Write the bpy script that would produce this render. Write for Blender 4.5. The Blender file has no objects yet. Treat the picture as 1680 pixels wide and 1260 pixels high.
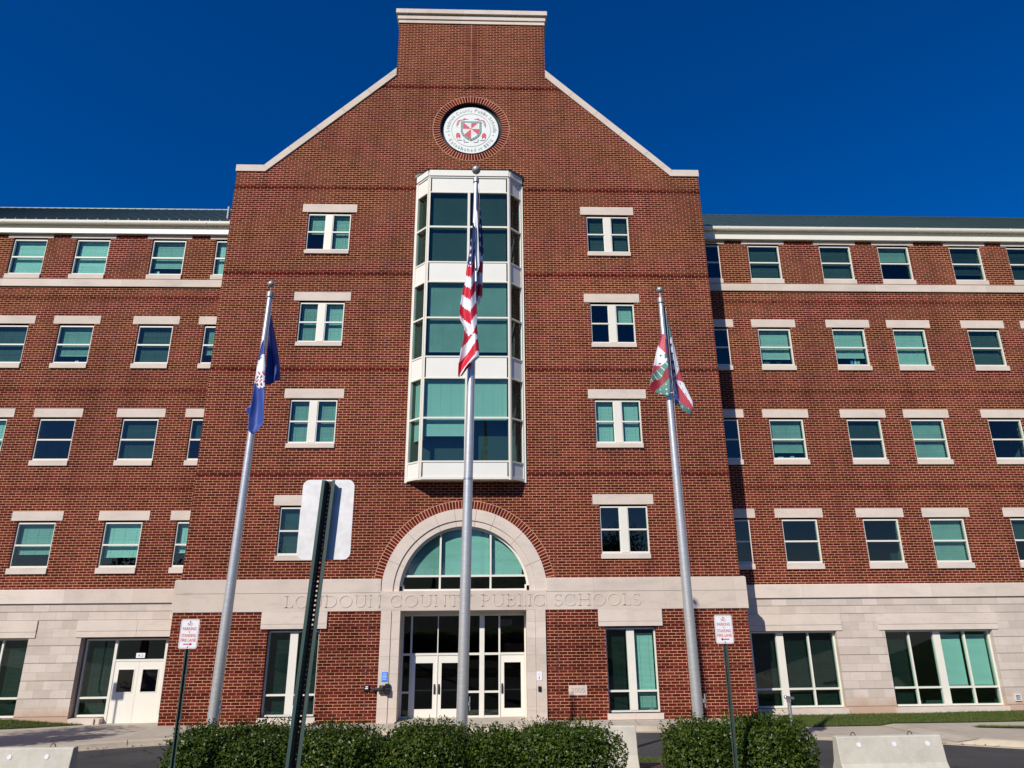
import bpy, bmesh, math, random
import numpy as np
from mathutils import Matrix, Vector
from mathutils.geometry import tessellate_polygon

random.seed(7)
rng = np.random.default_rng(11)
S = bpy.context.scene
COL = S.collection

# ------------------------------------------------------------------ camera
cam_d = bpy.data.cameras.new("camera")
cam = bpy.data.objects.new("camera", cam_d)
COL.objects.link(cam)
S.camera = cam
cam_d.sensor_fit = 'HORIZONTAL'
cam_d.sensor_width = 36.0
cam_d.lens = 23.323
cam_d.clip_start = 0.05
cam_d.clip_end = 3000
CAM_R = ((0.999518, -0.002237, -0.030950), (-0.030215, -0.297417, -0.954270), (-0.007070, 0.954745, -0.297341))
CAM_P = (0.9895, -25.587, 4.3344)
mw = Matrix.Identity(4)
for i in range(3):
    for j in range(3):
        mw[i][j] = CAM_R[i][j]
    mw[i][3] = CAM_P[i]
cam.matrix_world = mw

# ------------------------------------------------------------------ sky, sun, exposure
SUN_V = Vector((-0.68, -1.0, 0.885)).normalized()
el = math.asin(SUN_V.z)
az = math.atan2(SUN_V.x, SUN_V.y)            # clockwise from +y
world = bpy.data.worlds.new("World")
S.world = world
world.use_nodes = True
wn = world.node_tree.nodes
wl = world.node_tree.links
wn.clear()
sky = wn.new('ShaderNodeTexSky')
sky.sky_type = 'NISHITA'
sky.sun_disc = False
sky.sun_elevation = el
sky.sun_rotation = az
sky.altitude = 300
sky.air_density = 1.0
sky.dust_density = 0.15
sky.ozone_density = 5.0
hsv = wn.new('ShaderNodeHueSaturation')
hsv.inputs['Saturation'].default_value = 1.36
hsv.inputs['Value'].default_value = 1.1
bg = wn.new('ShaderNodeBackground')
bg.inputs['Strength'].default_value = 0.074
wo = wn.new('ShaderNodeOutputWorld')
wl.new(sky.outputs[0], hsv.inputs['Color'])
tint = wn.new('ShaderNodeMix')
tint.data_type = 'RGBA'
tint.blend_type = 'MULTIPLY'
tint.inputs[0].default_value = 1.0
tint.inputs[7].default_value = (.85, .80, 1.16, 1)
wl.new(hsv.outputs[0], tint.inputs[6])
wl.new(tint.outputs[2], bg.inputs['Color'])
wl.new(bg.outputs[0], wo.inputs['Surface'])
sun_d = bpy.data.lights.new("sun", 'SUN')
sun_d.energy = 4.6
sun_d.angle = math.radians(0.53)
sun_d.color = (1.0, 0.94, 0.84)
sun = bpy.data.objects.new("sun", sun_d)
COL.objects.link(sun)
sun.rotation_euler = SUN_V.to_track_quat('Z', 'Y').to_euler()
sun.location = (-40, -60, 60)
S.view_settings.view_transform = 'Standard'
S.view_settings.look = 'None'
S.view_settings.exposure = 0.08
S.view_settings.gamma = 1.0
S.cycles.max_bounces = 8
S.cycles.transparent_max_bounces = 16
S.cycles.caustics_reflective = False
S.cycles.caustics_refractive = False


# ------------------------------------------------------------------ materials
class N:
    """small helper round a node tree"""
    def __init__(self, name):
        self.m = bpy.data.materials.new(name)
        self.m.use_nodes = True
        self.t = self.m.node_tree
        self.t.nodes.clear()
        self.out = self.n('ShaderNodeOutputMaterial')

    def n(self, kind, **kw):
        x = self.t.nodes.new(kind)
        for k, v in kw.items():
            if k in x.inputs:
                x.inputs[k].default_value = v
            else:
                setattr(x, k, v)
        return x

    def l(self, a, b):
        self.t.links.new(a, b)

    def math(self, op, a, b=None):
        x = self.n('ShaderNodeMath', operation=op)
        for i, v in enumerate((a, b)):
            if v is None:
                continue
            if hasattr(v, 'is_linked'):
                self.l(v, x.inputs[i])
            else:
                x.inputs[i].default_value = v
        return x.outputs[0]

    def mix(self, f, a, b, blend='MIX'):
        x = self.n('ShaderNodeMix', data_type='RGBA', blend_type=blend)
        for s, v in ((0, f), (6, a), (7, b)):
            if hasattr(v, 'is_linked'):
                self.l(v, x.inputs[s])
            else:
                x.inputs[s].default_value = v if s == 0 else (*v[:3], 1)
        return x.outputs[2]

    def noise(self, vec, scale, detail=4, rough=.55):
        x = self.n('ShaderNodeTexNoise', Scale=scale, Detail=detail, Roughness=rough)
        if vec is not None:
            self.l(vec, x.inputs['Vector'])
        return x.outputs['Fac']

    def ramp(self, f, stops):
        x = self.n('ShaderNodeValToRGB')
        e = x.color_ramp.elements
        while len(e) < len(stops):
            e.new(0.5)
        for q, (p, c) in zip(e, stops):
            q.position = p
            q.color = (*c, 1) if len(c) == 3 else c
        self.l(f, x.inputs[0])
        return x.outputs[0]

    def obj(self, rand=False):
        c = self.n('ShaderNodeTexCoord').outputs['Object']
        if rand:
            r = self.n('ShaderNodeObjectInfo').outputs['Random']
            v = self.n('ShaderNodeVectorMath', operation='ADD')
            self.l(c, v.inputs[0])
            m = self.n('ShaderNodeCombineXYZ')
            k = self.math('MULTIPLY', r, 57.0)
            for i in range(3):
                self.l(k, m.inputs[i])
            self.l(m.outputs[0], v.inputs[1])
            c = v.outputs[0]
        return c

    def bsdf(self, color, rough=.6, metal=0, spec=.5, bump=None, bdist=.01, bstr=.5):
        p = self.n('ShaderNodeBsdfPrincipled')
        for k, v in (('Base Color', color), ('Roughness', rough), ('Metallic', metal), ('Specular IOR Level', spec)):
            if hasattr(v, 'is_linked'):
                self.l(v, p.inputs[k])
            else:
                p.inputs[k].default_value = (*v[:3], 1) if k == 'Base Color' else v
        if bump is not None:
            b = self.n('ShaderNodeBump', Distance=bdist, Strength=bstr)
            self.l(bump, b.inputs['Height'])
            self.l(b.outputs[0], p.inputs['Normal'])
        self.l(p.outputs[0], self.out.inputs['Surface'])
        return p


def mat_simple(name, col, rough=.6, metal=0, spec=.5, var=.0, scale=3, bumps=0):
    n = N(name)
    c = col
    bump = None
    if var or bumps:
        o = n.obj(True)
        f = n.noise(o, scale)
        if var:
            c = n.ramp(f, [(.25, tuple(x * (1 - var) for x in col)), (.75, tuple(min(1, x * (1 + var)) for x in col))])
        if bumps:
            bump = n.noise(o, bumps, 3)
    n.bsdf(c, rough, metal, spec, bump, .004, .4)
    return n.m


MORTAR = (.68, .395, .23)


def brick_wall(name, w, h, kind='flat', centre=(0, 0), r0=0., off=.5, tint=1.0):
    n = N(name)
    o = n.obj()
    s = n.n('ShaderNodeSeparateXYZ')
    n.l(o, s.inputs[0])
    if kind == 'flat':
        u = n.math('ADD', s.outputs[0], s.outputs[1])
        v = s.outputs[2]
    else:
        dx = n.math('SUBTRACT', s.outputs[0], centre[0])
        dz = n.math('SUBTRACT', s.outputs[2], centre[1])
        u = n.math('MULTIPLY', n.math('ARCTAN2', dz, dx), r0)
        rr = n.math('SQRT', n.math('ADD', n.math('MULTIPLY', dx, dx), n.math('MULTIPLY', dz, dz)))
        v = n.math('ADD', n.math('SUBTRACT', rr, r0), h * .5)
    c = n.n('ShaderNodeCombineXYZ')
    # shift to keep every coordinate positive
    n.l(n.math('ADD', u, w * 600 + .02), c.inputs[0])
    n.l(n.math('ADD', v, h * 200), c.inputs[1])
    b = n.n('ShaderNodeTexBrick', offset=off, offset_frequency=2, squash=1.0)
    b.inputs['Scale'].default_value = 1
    b.inputs['Brick Width'].default_value = w
    b.inputs['Row Height'].default_value = h
    b.inputs['Mortar Size'].default_value = .0066 if kind == 'flat' else .0125
    b.inputs['Mortar Smooth'].default_value = .05
    b.inputs['Bias'].default_value = 0.0
    b.inputs['Color1'].default_value = (0, 0, 0, 1)
    b.inputs['Color2'].default_value = (1, 1, 1, 1)
    b.inputs['Mortar'].default_value = (.5, .5, .5, 1)
    n.l(c.outputs[0], b.inputs['Vector'])
    val = n.n('ShaderNodeSeparateColor')
    n.l(b.outputs['Color'], val.inputs[0])
    k = tint
    bc = n.ramp(val.outputs[0], [(0, (.062 * k, .0085 * k, .0066 * k)), (.3, (.098 * k, .0118 * k, .0088 * k)), (.65, (.121 * k, .0150 * k, .0108 * k)), (1, (.160 * k, .025 * k, .017 * k))])
    big = n.noise(o, .55, 4)
    fine = n.noise(o, 45, 3, .7)
    bc = n.mix(1.0, bc, n.ramp(big, [(.3, (.88, .86, .86)), (.7, (1.1, 1.08, 1.06))]), 'MULTIPLY')
    bc = n.mix(1.0, bc, n.ramp(fine, [(.25, (.78, .78, .78)), (.75, (1.18, 1.18, 1.18))]), 'MULTIPLY')
    mo = n.mix(1.0, MORTAR if kind == 'flat' else (.66, .36, .23), n.ramp(n.noise(o, 2.3, 5, .7), [(.3, (.80, .76, .72)), (.68, (1.12, 1.12, 1.12))]), 'MULTIPLY')
    # faint batches and rain streaks, taller than wide
    sv = n.n('ShaderNodeVectorMath', operation='MULTIPLY')
    n.l(o, sv.inputs[0])
    sv.inputs[1].default_value = (1.1, 1.1, .22)
    stk = n.ramp(n.noise(sv.outputs[0], 1.0, 6, .65), [(.36, (.80, .78, .78)), (.52, (1, 1, 1)), (.7, (1.08, 1.06, 1.04))])
    bat = n.ramp(n.noise(o, .16, 2), [(.35, (.90, .90, .90)), (.65, (1.09, 1.07, 1.05))])
    col = n.mix(1.0, n.mix(1.0, n.mix(b.outputs['Fac'], bc, mo), stk, 'MULTIPLY'), bat, 'MULTIPLY')
    hgt = n.math('ADD', n.math('MULTIPLY', b.outputs['Fac'], -1.0), n.math('MULTIPLY', fine, .35))
    n.bsdf(col, .9, 0, .08, hgt, .006, .5)
    return n.m


def limestone(name, blocks=None, base=(.66, .562, .474), jw=.0035, jcol=.62):
    n = N(name)
    o = n.obj(True)
    oo = n.obj()
    f = n.noise(o, .9, 6, .62)
    g = n.noise(o, 60, 3, .6)
    c = n.ramp(f, [(.22, tuple(x * .86 for x in base)), (.5, base), (.8, tuple(x * 1.09 for x in base))])
    # grey weather streaks, wider than they are high
    sc = n.n('ShaderNodeVectorMath', operation='MULTIPLY')
    n.l(o, sc.inputs[0])
    sc.inputs[1].default_value = (.8, 1, 3.2)
    st = n.noise(sc.outputs[0], 1.1, 6, .7)
    c = n.mix(n.ramp(st, [(.52, (0, 0, 0)), (.72, (.55, .55, .55))]), c, (.45, .42, .37))
    c = n.mix(1.0, c, n.ramp(g, [(.2, (.93, .93, .93)), (.8, (1.06, 1.06, 1.06))]), 'MULTIPLY')
    bump = g
    if blocks:
        w, h, off, dx, dz = blocks
        s = n.n('ShaderNodeSeparateXYZ')
        n.l(oo, s.inputs[0])
        u = n.math('ADD', n.math('ADD', s.outputs[0], s.outputs[1]), w * 200 + dx)
        v = n.math('ADD', s.outputs[2], h * 40 + dz)
        cc = n.n('ShaderNodeCombineXYZ')
        n.l(u, cc.inputs[0])
        n.l(v, cc.inputs[1])
        b = n.n('ShaderNodeTexBrick', offset=off, offset_frequency=2)
        b.inputs['Scale'].default_value = 1
        b.inputs['Brick Width'].default_value = w
        b.inputs['Row Height'].default_value = h
        b.inputs['Mortar Size'].default_value = jw
        b.inputs['Mortar Smooth'].default_value = .1
        b.inputs['Color1'].default_value = (0, 0, 0, 1)
        b.inputs['Color2'].default_value = (1, 1, 1, 1)
        n.l(cc.outputs[0], b.inputs['Vector'])
        vs = n.n('ShaderNodeSeparateColor')
        n.l(b.outputs['Color'], vs.inputs[0])
        c = n.mix(1.0, c, n.ramp(vs.outputs[0], [(0, (.90, .89, .87)), (.6, (1.0, 1.0, 1.0)), (1, (1.09, 1.09, 1.10))]), 'MULTIPLY')
        c = n.mix(b.outputs['Fac'], c, tuple(x * jcol for x in base))
        bump = n.math('SUBTRACT', n.math('MULTIPLY', g, .2), b.outputs['Fac'])
        if h < .4:
            zf = n.math('ADD', s.outputs[2], n.math('MULTIPLY', n.math('SUBTRACT', n.noise(oo, 1.6, 5, .65), .5), .9))
            c = n.mix(n.ramp(zf, [(0.0, (.85, .85, .85)), (.42, (0, 0, 0))]), c, (.52, .34, .235))
    n.bsdf(c, .85, 0, .25, bump, .004, .5)
    return n.m


def glass(name, tint, refl=1.0, rough=0.0):
    n = N(name)
    tr = n.n('ShaderNodeBsdfTransparent')
    tr.inputs[0].default_value = (*tint, 1)
    gl = n.n('ShaderNodeBsdfGlossy')
    gl.inputs['Roughness'].default_value = rough
    gl.inputs['Color'].default_value = (refl, refl, refl, 1)
    geo = n.n('ShaderNodeNewGeometry')
    dt = n.n('ShaderNodeVectorMath', operation='DOT_PRODUCT')
    n.l(geo.outputs['Incoming'], dt.inputs[0])
    n.l(geo.outputs['Normal'], dt.inputs[1])
    ic_ = n.math('SUBTRACT', 1.0, n.math('ABSOLUTE', dt.outputs['Value']))
    fr = n.math('ADD', n.math('MULTIPLY', n.math('POWER', ic_, 5.0), .93), .034)
    o = n.obj(True)
    b = n.n('ShaderNodeBump', Distance=.012, Strength=.10)
    n.l(n.noise(o, 1.3, 1), b.inputs['Height'])
    n.l(b.outputs[0], gl.inputs['Normal'])
    mx = n.n('ShaderNodeMixShader')
    n.l(fr, mx.inputs[0])
    n.l(tr.outputs[0], mx.inputs[1])
    n.l(gl.outputs[0], mx.inputs[2])
    n.l(mx.outputs[0], n.out.inputs['Surface'])
    return n.m


def concrete(name, base, scale=1.2, stain=.25, rough=.85):
    n = N(name)
    o = n.obj(True)
    f = n.noise(o, scale, 7, .65)
    g = n.noise(o, 70, 3, .7)
    h = n.noise(o, scale * 4.3, 5, .6)
    c = n.ramp(f, [(.25, tuple(x * (1 - stain) for x in base)), (.5, base), (.78, tuple(min(1, x * 1.12) for x in base))])
    c = n.mix(1.0, c, n.ramp(g, [(.2, (.86, .86, .86)), (.8, (1.1, 1.1, 1.1))]), 'MULTIPLY')
    c = n.mix(1.0, c, n.ramp(h, [(.3, (.93, .92, .90)), (.7, (1.05, 1.05, 1.05))]), 'MULTIPLY')
    n.bsdf(c, rough, 0, .25, g, .004, .5)
    return n.m


def asphalt():
    n = N("asphalt")
    o = n.obj()
    g = n.noise(o, 90, 2, .8)
    f = n.noise(o, .5, 6, .6)
    c = n.ramp(f, [(.3, (.040, .041, .044)), (.7, (.072, .072, .073))])
    c = n.mix(1.0, c, n.ramp(g, [(.25, (.6, .6, .6)), (.75, (1.45, 1.45, 1.45))]), 'MULTIPLY')
    # hairline cracks
    vo = n.n('ShaderNodeTexVoronoi', feature='DISTANCE_TO_EDGE', Scale=.42)
    wv = n.n('ShaderNodeTexNoise', Scale=1.6, Detail=5)
    n.l(o, wv.inputs['Vector'])
    ad = n.n('ShaderNodeVectorMath', operation='MULTIPLY_ADD')
    n.l(wv.outputs['Color'], ad.inputs[0])
    ad.inputs[1].default_value = (.9, .9, 0)
    n.l(o, ad.inputs[2])
    n.l(ad.outputs[0], vo.inputs['Vector'])
    cr = n.math('LESS_THAN', vo.outputs['Distance'], .0045)
    c = n.mix(cr, c, (.015, .015, .016))
    n.bsdf(c, .82, 0, .3, g, .006, .6)
    return n.m


def grass_mat(name, a, b, d):
    n = N(name)
    o = n.obj()
    f = n.noise(o, 1.1, 5, .6)
    g = n.noise(o, 38, 3, .7)
    c = n.ramp(f, [(.3, a), (.52, b), (.75, d)])
    c = n.mix(1.0, c, n.ramp(g, [(.25, (.55, .55, .5)), (.75, (1.4, 1.4, 1.3))]), 'MULTIPLY')
    n.bsdf(c, .75, 0, .2, g, .03, .8)
    return n.m


def leaf_mat(name, cols, rough=.34, spec=.55):
    n = N(name)
    geo = n.n('ShaderNodeNewGeometry')
    o = n.obj(True)
    f = n.noise(o, 3.2, 3)
    c1 = n.ramp(geo.outputs['Random Per Island'], [(i / (len(cols) - 1), c) for i, c in enumerate(cols)])
    c = n.mix(1.0, c1, n.ramp(f, [(.3, (.65, .68, .6)), (.7, (1.25, 1.22, 1.1))]), 'MULTIPLY')
    p = n.bsdf(c, rough, 0, spec)
    tl = n.n('ShaderNodeBsdfTranslucent')
    n.l(c, tl.inputs[0])
    mx = n.n('ShaderNodeMixShader')
    mx.inputs[0].default_value = .18
    n.l(p.outputs[0], mx.inputs[1])
    n.l(tl.outputs[0], mx.inputs[2])
    n.l(mx.outputs[0], n.out.inputs['Surface'])
    return n.m


def metal_brushed(name, col, rough=.32, metal=.85):
    n = N(name)
    o = n.obj()
    sc = n.n('ShaderNodeVectorMath', operation='MULTIPLY')
    n.l(o, sc.inputs[0])
    sc.inputs[1].default_value = (3, 3, 24)
    f = n.noise(sc.outputs[0], 2.0, 5, .7)
    c = n.ramp(f, [(.3, tuple(x * .86 for x in col)), (.7, col)])
    r = n.math('ADD', n.math('MULTIPLY', f, .22), rough - .1)
    n.bsdf(c, r, metal, .5)
    return n.m


def sign_back_mat():
    n = N("aluminium_sheet")
    o = n.obj()
    f = n.noise(o, 9, 6, .7)
    g = n.noise(o, 30, 4, .6)
    c = n.ramp(f, [(.3, (.68, .67, .655)), (.62, (.83, .82, .80)), (.8, (.91, .90, .88))])
    c = n.mix(1.0, c, n.ramp(g, [(.3, (.94, .94, .94)), (.7, (1.03, 1.03, 1.03))]), 'MULTIPLY')
    n.bsdf(c, n.math('ADD', n.math('MULTIPLY', g, .3), .35), .08, .5, f, .002, .25)
    return n.m


def roof_mat():
    n = N("standing_seam_metal")
    o = n.obj()
    f = n.noise(o, .8, 4)
    c = n.ramp(f, [(.3, (.050, .084, .080)), (.7, (.068, .108, .102))])
    n.bsdf(c, .42, .25, .4)
    return n.m


M = {}
M['brick'] = brick_wall("red_brick", .3048, .1016)
M['brick_stack'] = brick_wall("red_brick_stack_bond", .3048, .1016, off=0.0)
M['brick_arch'] = brick_wall("red_brick_arch", .118, .60, 'ring', (0.015, 4.27), 3.2, 0.0, 1.15)
M['brick_ring'] = brick_wall("red_brick_ring", .125, .70, 'ring', (0.03, 24.58), 1.55, 0.0, 1.15)
M['lime'] = limestone("limestone")
M['lime_band'] = limestone("limestone_band", (2.62, 6.0, .0, .6, 1.0))
M['lime_block'] = limestone("limestone_blocks", (.61, .3048, .5, .12, -.32 + .3048 * 2), (.60, .51, .435), .004, .66)
M['lime_pilaster'] = limestone("limestone_pilaster", (4.0, .56, .0, 1.0, .1))
M['lime_letter_shade'] = limestone("limestone_letter_shade", None, (.62, .52, .44))
M['mortar'] = mat_simple("mortar", (.62, .36, .24), .9, 0, .1, .1, 4)
M['lime_cut_shade'] = limestone("limestone_cut_shade", None, (.40, .32, .27))  # darker stone colour stands for the shade inside the cut numerals
M['sealant'] = mat_simple("joint_sealant", (.135, .045, .036), .8)
M['cream'] = mat_simple("cream_painted_metal", (.76, .725, .63), .45, 0, .5, .03, 2)
M['panel'] = mat_simple("cream_metal_panel", (.77, .755, .68), .5, 0, .45, .03, 1.2)
M['gutter'] = mat_simple("cream_gutter", (.80, .765, .65), .45, 0, .5, .04, 1.5)
M['door'] = mat_simple("cream_door_paint", (.79, .76, .66), .5, 0, .45, .03, 2)
M['glass'] = glass("green_tinted_glass", (.745, .945, .90))
M['glass_grey'] = glass("grey_tinted_glass", (.55, .60, .59))
M['blind_pale'] = mat_simple("pale_blind", (.60, .59, .57), .6, 0, .3, .04, 1.5)
M['blind_mid'] = mat_simple("beige_blind", (.40, .40, .385), .6, 0, .3, .12, 1.2)
M['blind_grey'] = mat_simple("grey_blind", (.125, .125, .12), .6, 0, .3, .1, 1.5)
M['blind_unlit'] = mat_simple("unlit_blind", (.018, .021, .02), .6, 0, .2, .1, 1.5)  # near-black colour holds the shade between open slats
M["blind_sky_bright"] = mat_simple("sky_bright_blind", (.86, .86, .84), .6, 0, .3, .03, 1.5)  # extra white stands for bright sky mirrored in the upper left panes
M['blind_open_shade'] = mat_simple("shaded_open_blind", (.075, .08, .08), .6, 0, .3, .1, 1.5)  # colour darkened for the shade seen through open slats
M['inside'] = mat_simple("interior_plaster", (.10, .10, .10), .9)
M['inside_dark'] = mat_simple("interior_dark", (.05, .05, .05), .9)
M['roof'] = roof_mat()
M['concrete'] = concrete("barrier_concrete", (.56, .53, .45), 1.6, .16)
M['pave'] = concrete("pavement_concrete", (.47, .42, .345), .8, .16)
M['kerb'] = concrete("kerb_concrete", (.50, .43, .33), 1.1, .2)
M['asphalt'] = asphalt()
M['lawn'] = grass_mat("lawn", (.055, .085, .018), (.075, .11, .025), (.15, .14, .05))
M['blade'] = leaf_mat("grass_blades", [(.05, .095, .016), (.08, .125, .022), (.17, .16, .06)], .6, .2)
M['mulch'] = grass_mat("mulch", (.05, .035, .025), (.08, .06, .045), (.16, .13, .09))
M['earth'] = grass_mat("earth", (.07, .085, .03), (.09, .10, .035), (.14, .13, .06))
M['leaf'] = leaf_mat("holly_leaves", [(.018, .040, .005), (.034, .068, .008), (.058, .100, .012), (.13, .160, .022)], .40, .30)
M['tree_leaf'] = leaf_mat("tree_leaves", [(.02, .035, .012), (.035, .055, .018), (.06, .07, .025)], .55, .3)
M['twig'] = mat_simple("twigs", (.09, .06, .04), .85)
M['bark'] = mat_simple("bark", (.10, .075, .055), .9, 0, .2, .3, 6)
M['alu'] = metal_brushed("brushed_aluminium", (.74, .715, .665), .36, .62)
M['alu_dark'] = metal_brushed("cast_aluminium", (.40, .40, .385), .45, .5)
M['galv'] = metal_brushed("galvanised_steel", (.55, .56, .57), .4)
M['post_green'] = mat_simple("green_enamel", (.048, .085, .074), .45, .1, .5, .1, 8)
M['rust'] = mat_simple("rusty_steel", (.085, .042, .030), .75, .1, .3, .3, 30)
M['sheet'] = sign_back_mat()
M['sign_white'] = mat_simple("white_sign_sheet", (.80, .82, .84), .35, 0, .5, .02, 3)
M['sign_red'] = mat_simple("faded_red_ink", (.60, .10, .09), .4)
M['sign_red_faded'] = mat_simple("sun_bleached_red_ink", (.62, .13, .10), .4, 0, .5, .2, 30)
M['sign_arrow'] = mat_simple("deep_red_ink", (.52, .012, .05), .4)
M['black'] = mat_simple("black_plastic", (.012, .012, .013), .4)
M['charcoal'] = mat_simple("charcoal_metal", (.035, .035, .038), .4, .2)
M['blue_notice'] = mat_simple("blue_paper", (.05, .24, .80), .5)
M['white_paper'] = mat_simple("white_paper", (.82, .82, .82), .6)
M['steel'] = mat_simple("stainless_steel", (.55, .55, .55), .25, .9)
M['rebar'] = mat_simple("rusty_rebar", (.10, .045, .03), .7, .3, .3, .2, 20)
M['reflector'] = mat_simple("white_reflector", (.82, .84, .90), .25, 0, .6, .06, 30)
M['flag_red'] = mat_simple("red_nylon", (.56, .012, .035), .55, 0, .35, .05, 6)
M['flag_red_shade'] = mat_simple("shaded_red_nylon", (.24, .012, .022), .55, 0, .35, .05, 6)  # red cloth coloured darker for the shaded underside of the county flag
M['flag_white'] = mat_simple("white_nylon", (.80, .80, .84), .55, 0, .35, .03, 6)
M['flag_navy'] = mat_simple("navy_nylon", (.020, .028, .105), .55, 0, .35, .05, 6)
M['flag_blue'] = mat_simple("blue_nylon", (.035, .072, .29), .5, 0, .4, .06, 6)
M['flag_green'] = mat_simple("green_nylon", (.10, .24, .19), .55, 0, .35, .06, 6)
M['flag_dark'] = mat_simple("dark_ink_nylon", (.06, .06, .075), .6)
M['flag_rose'] = mat_simple("rose_nylon", (.52, .075, .11), .55, 0, .35, .04, 6)
M['seal_white'] = mat_simple("seal_enamel", (.80, .83, .78), .35, 0, .5, .02, 2)
M['seal_ink'] = mat_simple("seal_grey_ink", (.20, .22, .22), .5)
M['seal_red'] = mat_simple("seal_red_enamel", (.62, .10, .13), .4)
M['seal_teal'] = mat_simple("seal_teal_enamel", (.12, .24, .23), .4)
M['lamp_white'] = mat_simple("white_fixture", (.7, .7, .7), .5)


# ------------------------------------------------------------------ mesh builder
class MB:
    def __init__(self):
        self.v = []
        self.f = []
        self.mi = []

    def poly(self, pts, mi=0):
        k = len(self.v)
        self.v += [tuple(p) for p in pts]
        self.f.append(tuple(range(k, k + len(pts))))
        self.mi.append(mi)

    def tris(self, pts, tr, mi=0):
        k = len(self.v)
        self.v += [tuple(p) for p in pts]
        for t in tr:
            self.f.append(tuple(k + i for i in t))
            self.mi.append(mi)

    def box(self, x0, x1, y0, y1, z0, z1, mi=0):
        k = len(self.v)
        self.v += [(x, y, z) for z in (z0, z1) for y in (y0, y1) for x in (x0, x1)]
        for q in ((0, 2, 3, 1), (4, 5, 7, 6), (0, 1, 5, 4), (2, 6, 7, 3), (0, 4, 6, 2), (1, 3, 7, 5)):
            self.f.append(tuple(k + i for i in q))
            self.mi.append(mi)

    def prism(self, poly2, a, b, axis='y', mi=0):
        """extrude a 2-D polygon between a and b along an axis; polygon coords are the other two axes in order"""
        def P(p, t):
            return {'y': (p[0], t, p[1]), 'x': (t, p[0], p[1]), 'z': (p[0], p[1], t)}[axis]
        n = len(poly2)
        k = len(self.v)
        self.v += [P(p, a) for p in poly2] + [P(p, b) for p in poly2]
        tr = tessellate_polygon([[Vector((p[0], p[1], 0)) for p in poly2]])
        for t in tr:
            self.f.append(tuple(k + i for i in t))
            self.mi.append(mi)
            self.f.append(tuple(k + n + i for i in reversed(t)))
            self.mi.append(mi)
        for i in range(n):
            j = (i + 1) % n
            self.f.append((k + i, k + j, k + n + j, k + n + i))
            self.mi.append(mi)

    def tube(self, pts, rad, seg=12, mi=0, cap=True):
        """round tube through points; rad a number or one per point"""
        pts = [Vector(p) for p in pts]
        rr = rad if hasattr(rad, '__len__') else [rad] * len(pts)
        k = len(self.v)
        up = Vector((0, 0, 1))
        for i, p in enumerate(pts):
            d = (pts[min(i + 1, len(pts) - 1)] - pts[max(i - 1, 0)]).normalized()
            ref = up if abs(d.z) < .95 else Vector((1, 0, 0))
            a = d.cross(ref).normalized()
            b = d.cross(a)
            for s in range(seg):
                t = 2 * math.pi * s / seg
                self.v.append(tuple(p + a * (math.cos(t) * rr[i]) + b * (math.sin(t) * rr[i])))
        for i in range(len(pts) - 1):
            for s in range(seg):
                t = (s + 1) % seg
                self.f.append((k + i * seg + s, k + i * seg + t, k + (i + 1) * seg + t, k + (i + 1) * seg + s))
                self.mi.append(mi)
        if cap:
            self.f.append(tuple(k + s for s in range(seg)))
            self.mi.append(mi)
            self.f.append(tuple(k + (len(pts) - 1) * seg + s for s in reversed(range(seg))))
            self.mi.append(mi)

    def sphere(self, c, r, seg=16, rings=10, mi=0, sz=1.0):
        pts = []
        rr = []
        for i in range(rings + 1):
            t = math.pi * i / rings
            pts.append((c[0], c[1], c[2] - math.cos(t) * r * sz))
            rr.append(max(.0005, math.sin(t) * r))
        self.tube(pts, rr, seg, mi)

    def ring(self, cx, cz, r0, r1, y0, y1, a0=0., a1=2 * math.pi, seg=64, mi=0):
        """flat ring (or arch) in the x-z plane with depth"""
        full = abs(a1 - a0 - 2 * math.pi) < 1e-6
        k = len(self.v)
        m = seg if full else seg + 1
        for i in range(m):
            a = a0 + (a1 - a0) * i / seg
            c, s = math.cos(a), math.sin(a)
            for y in (y0, y1):
                for r in (r0, r1):
                    self.v.append((cx + c * r, y, cz + s * r))
        for i in range(seg):
            a = k + 4 * i
            b = k + 4 * ((i + 1) % m)
            for q in ((a, b, b + 1, a + 1), (a + 2, a + 3, b + 3, b + 2), (a, a + 2, b + 2, b), (a + 1, b + 1, b + 3, a + 3)):
                self.f.append(q)
                self.mi.append(mi)
        if not full:
            for a in (k, k + 4 * seg):
                self.f.append((a, a + 1, a + 3, a + 2))
                self.mi.append(mi)

    def disc(self, cx, cz, r, y0, y1, seg=48, mi=0):
        self.prism([(cx + r * math.cos(2 * math.pi * i / seg), cz + r * math.sin(2 * math.pi * i / seg)) for i in range(seg)], y0, y1, 'y', mi)

    def build(self, name, mats, parent=None, loc=None, smooth=False, bevel=0, normals=True):
        me = bpy.data.meshes.new(name)
        me.from_pydata(self.v, [], self.f)
        mats = mats if isinstance(mats, (list, tuple)) else [mats]
        for m in mats:
            me.materials.append(m)
        me.polygons.foreach_set('material_index', self.mi)
        if normals:
            bm = bmesh.new()
            bm.from_mesh(me)
            bmesh.ops.remove_doubles(bm, verts=bm.verts, dist=1e-5)
            bmesh.ops.recalc_face_normals(bm, faces=bm.faces)
            if bevel:
                es = [e for e in bm.edges if len(e.link_faces) == 2 and e.calc_face_angle(0) > .5]
                bmesh.ops.bevel(bm, geom=es, offset=bevel, segments=2, affect='EDGES', profile=.5, clamp_overlap=True)
            bm.to_mesh(me)
            bm.free()
        if smooth:
            me.polygons.foreach_set('use_smooth', [True] * len(me.polygons))
            try:
                me.set_sharp_from_angle(angle=math.radians(40))
            except Exception:
                pass
        me.update()
        o = bpy.data.objects.new(name, me)
        COL.objects.link(o)
        if parent:
            o.parent = parent
        if loc:
            o.location = loc
        return o


def tag(o, label=None, cat=None, group=None, kind=None):
    for k, v in (('label', label), ('category', cat), ('group', group), ('kind', kind)):
        if v:
            o[k] = v
    return o


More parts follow.
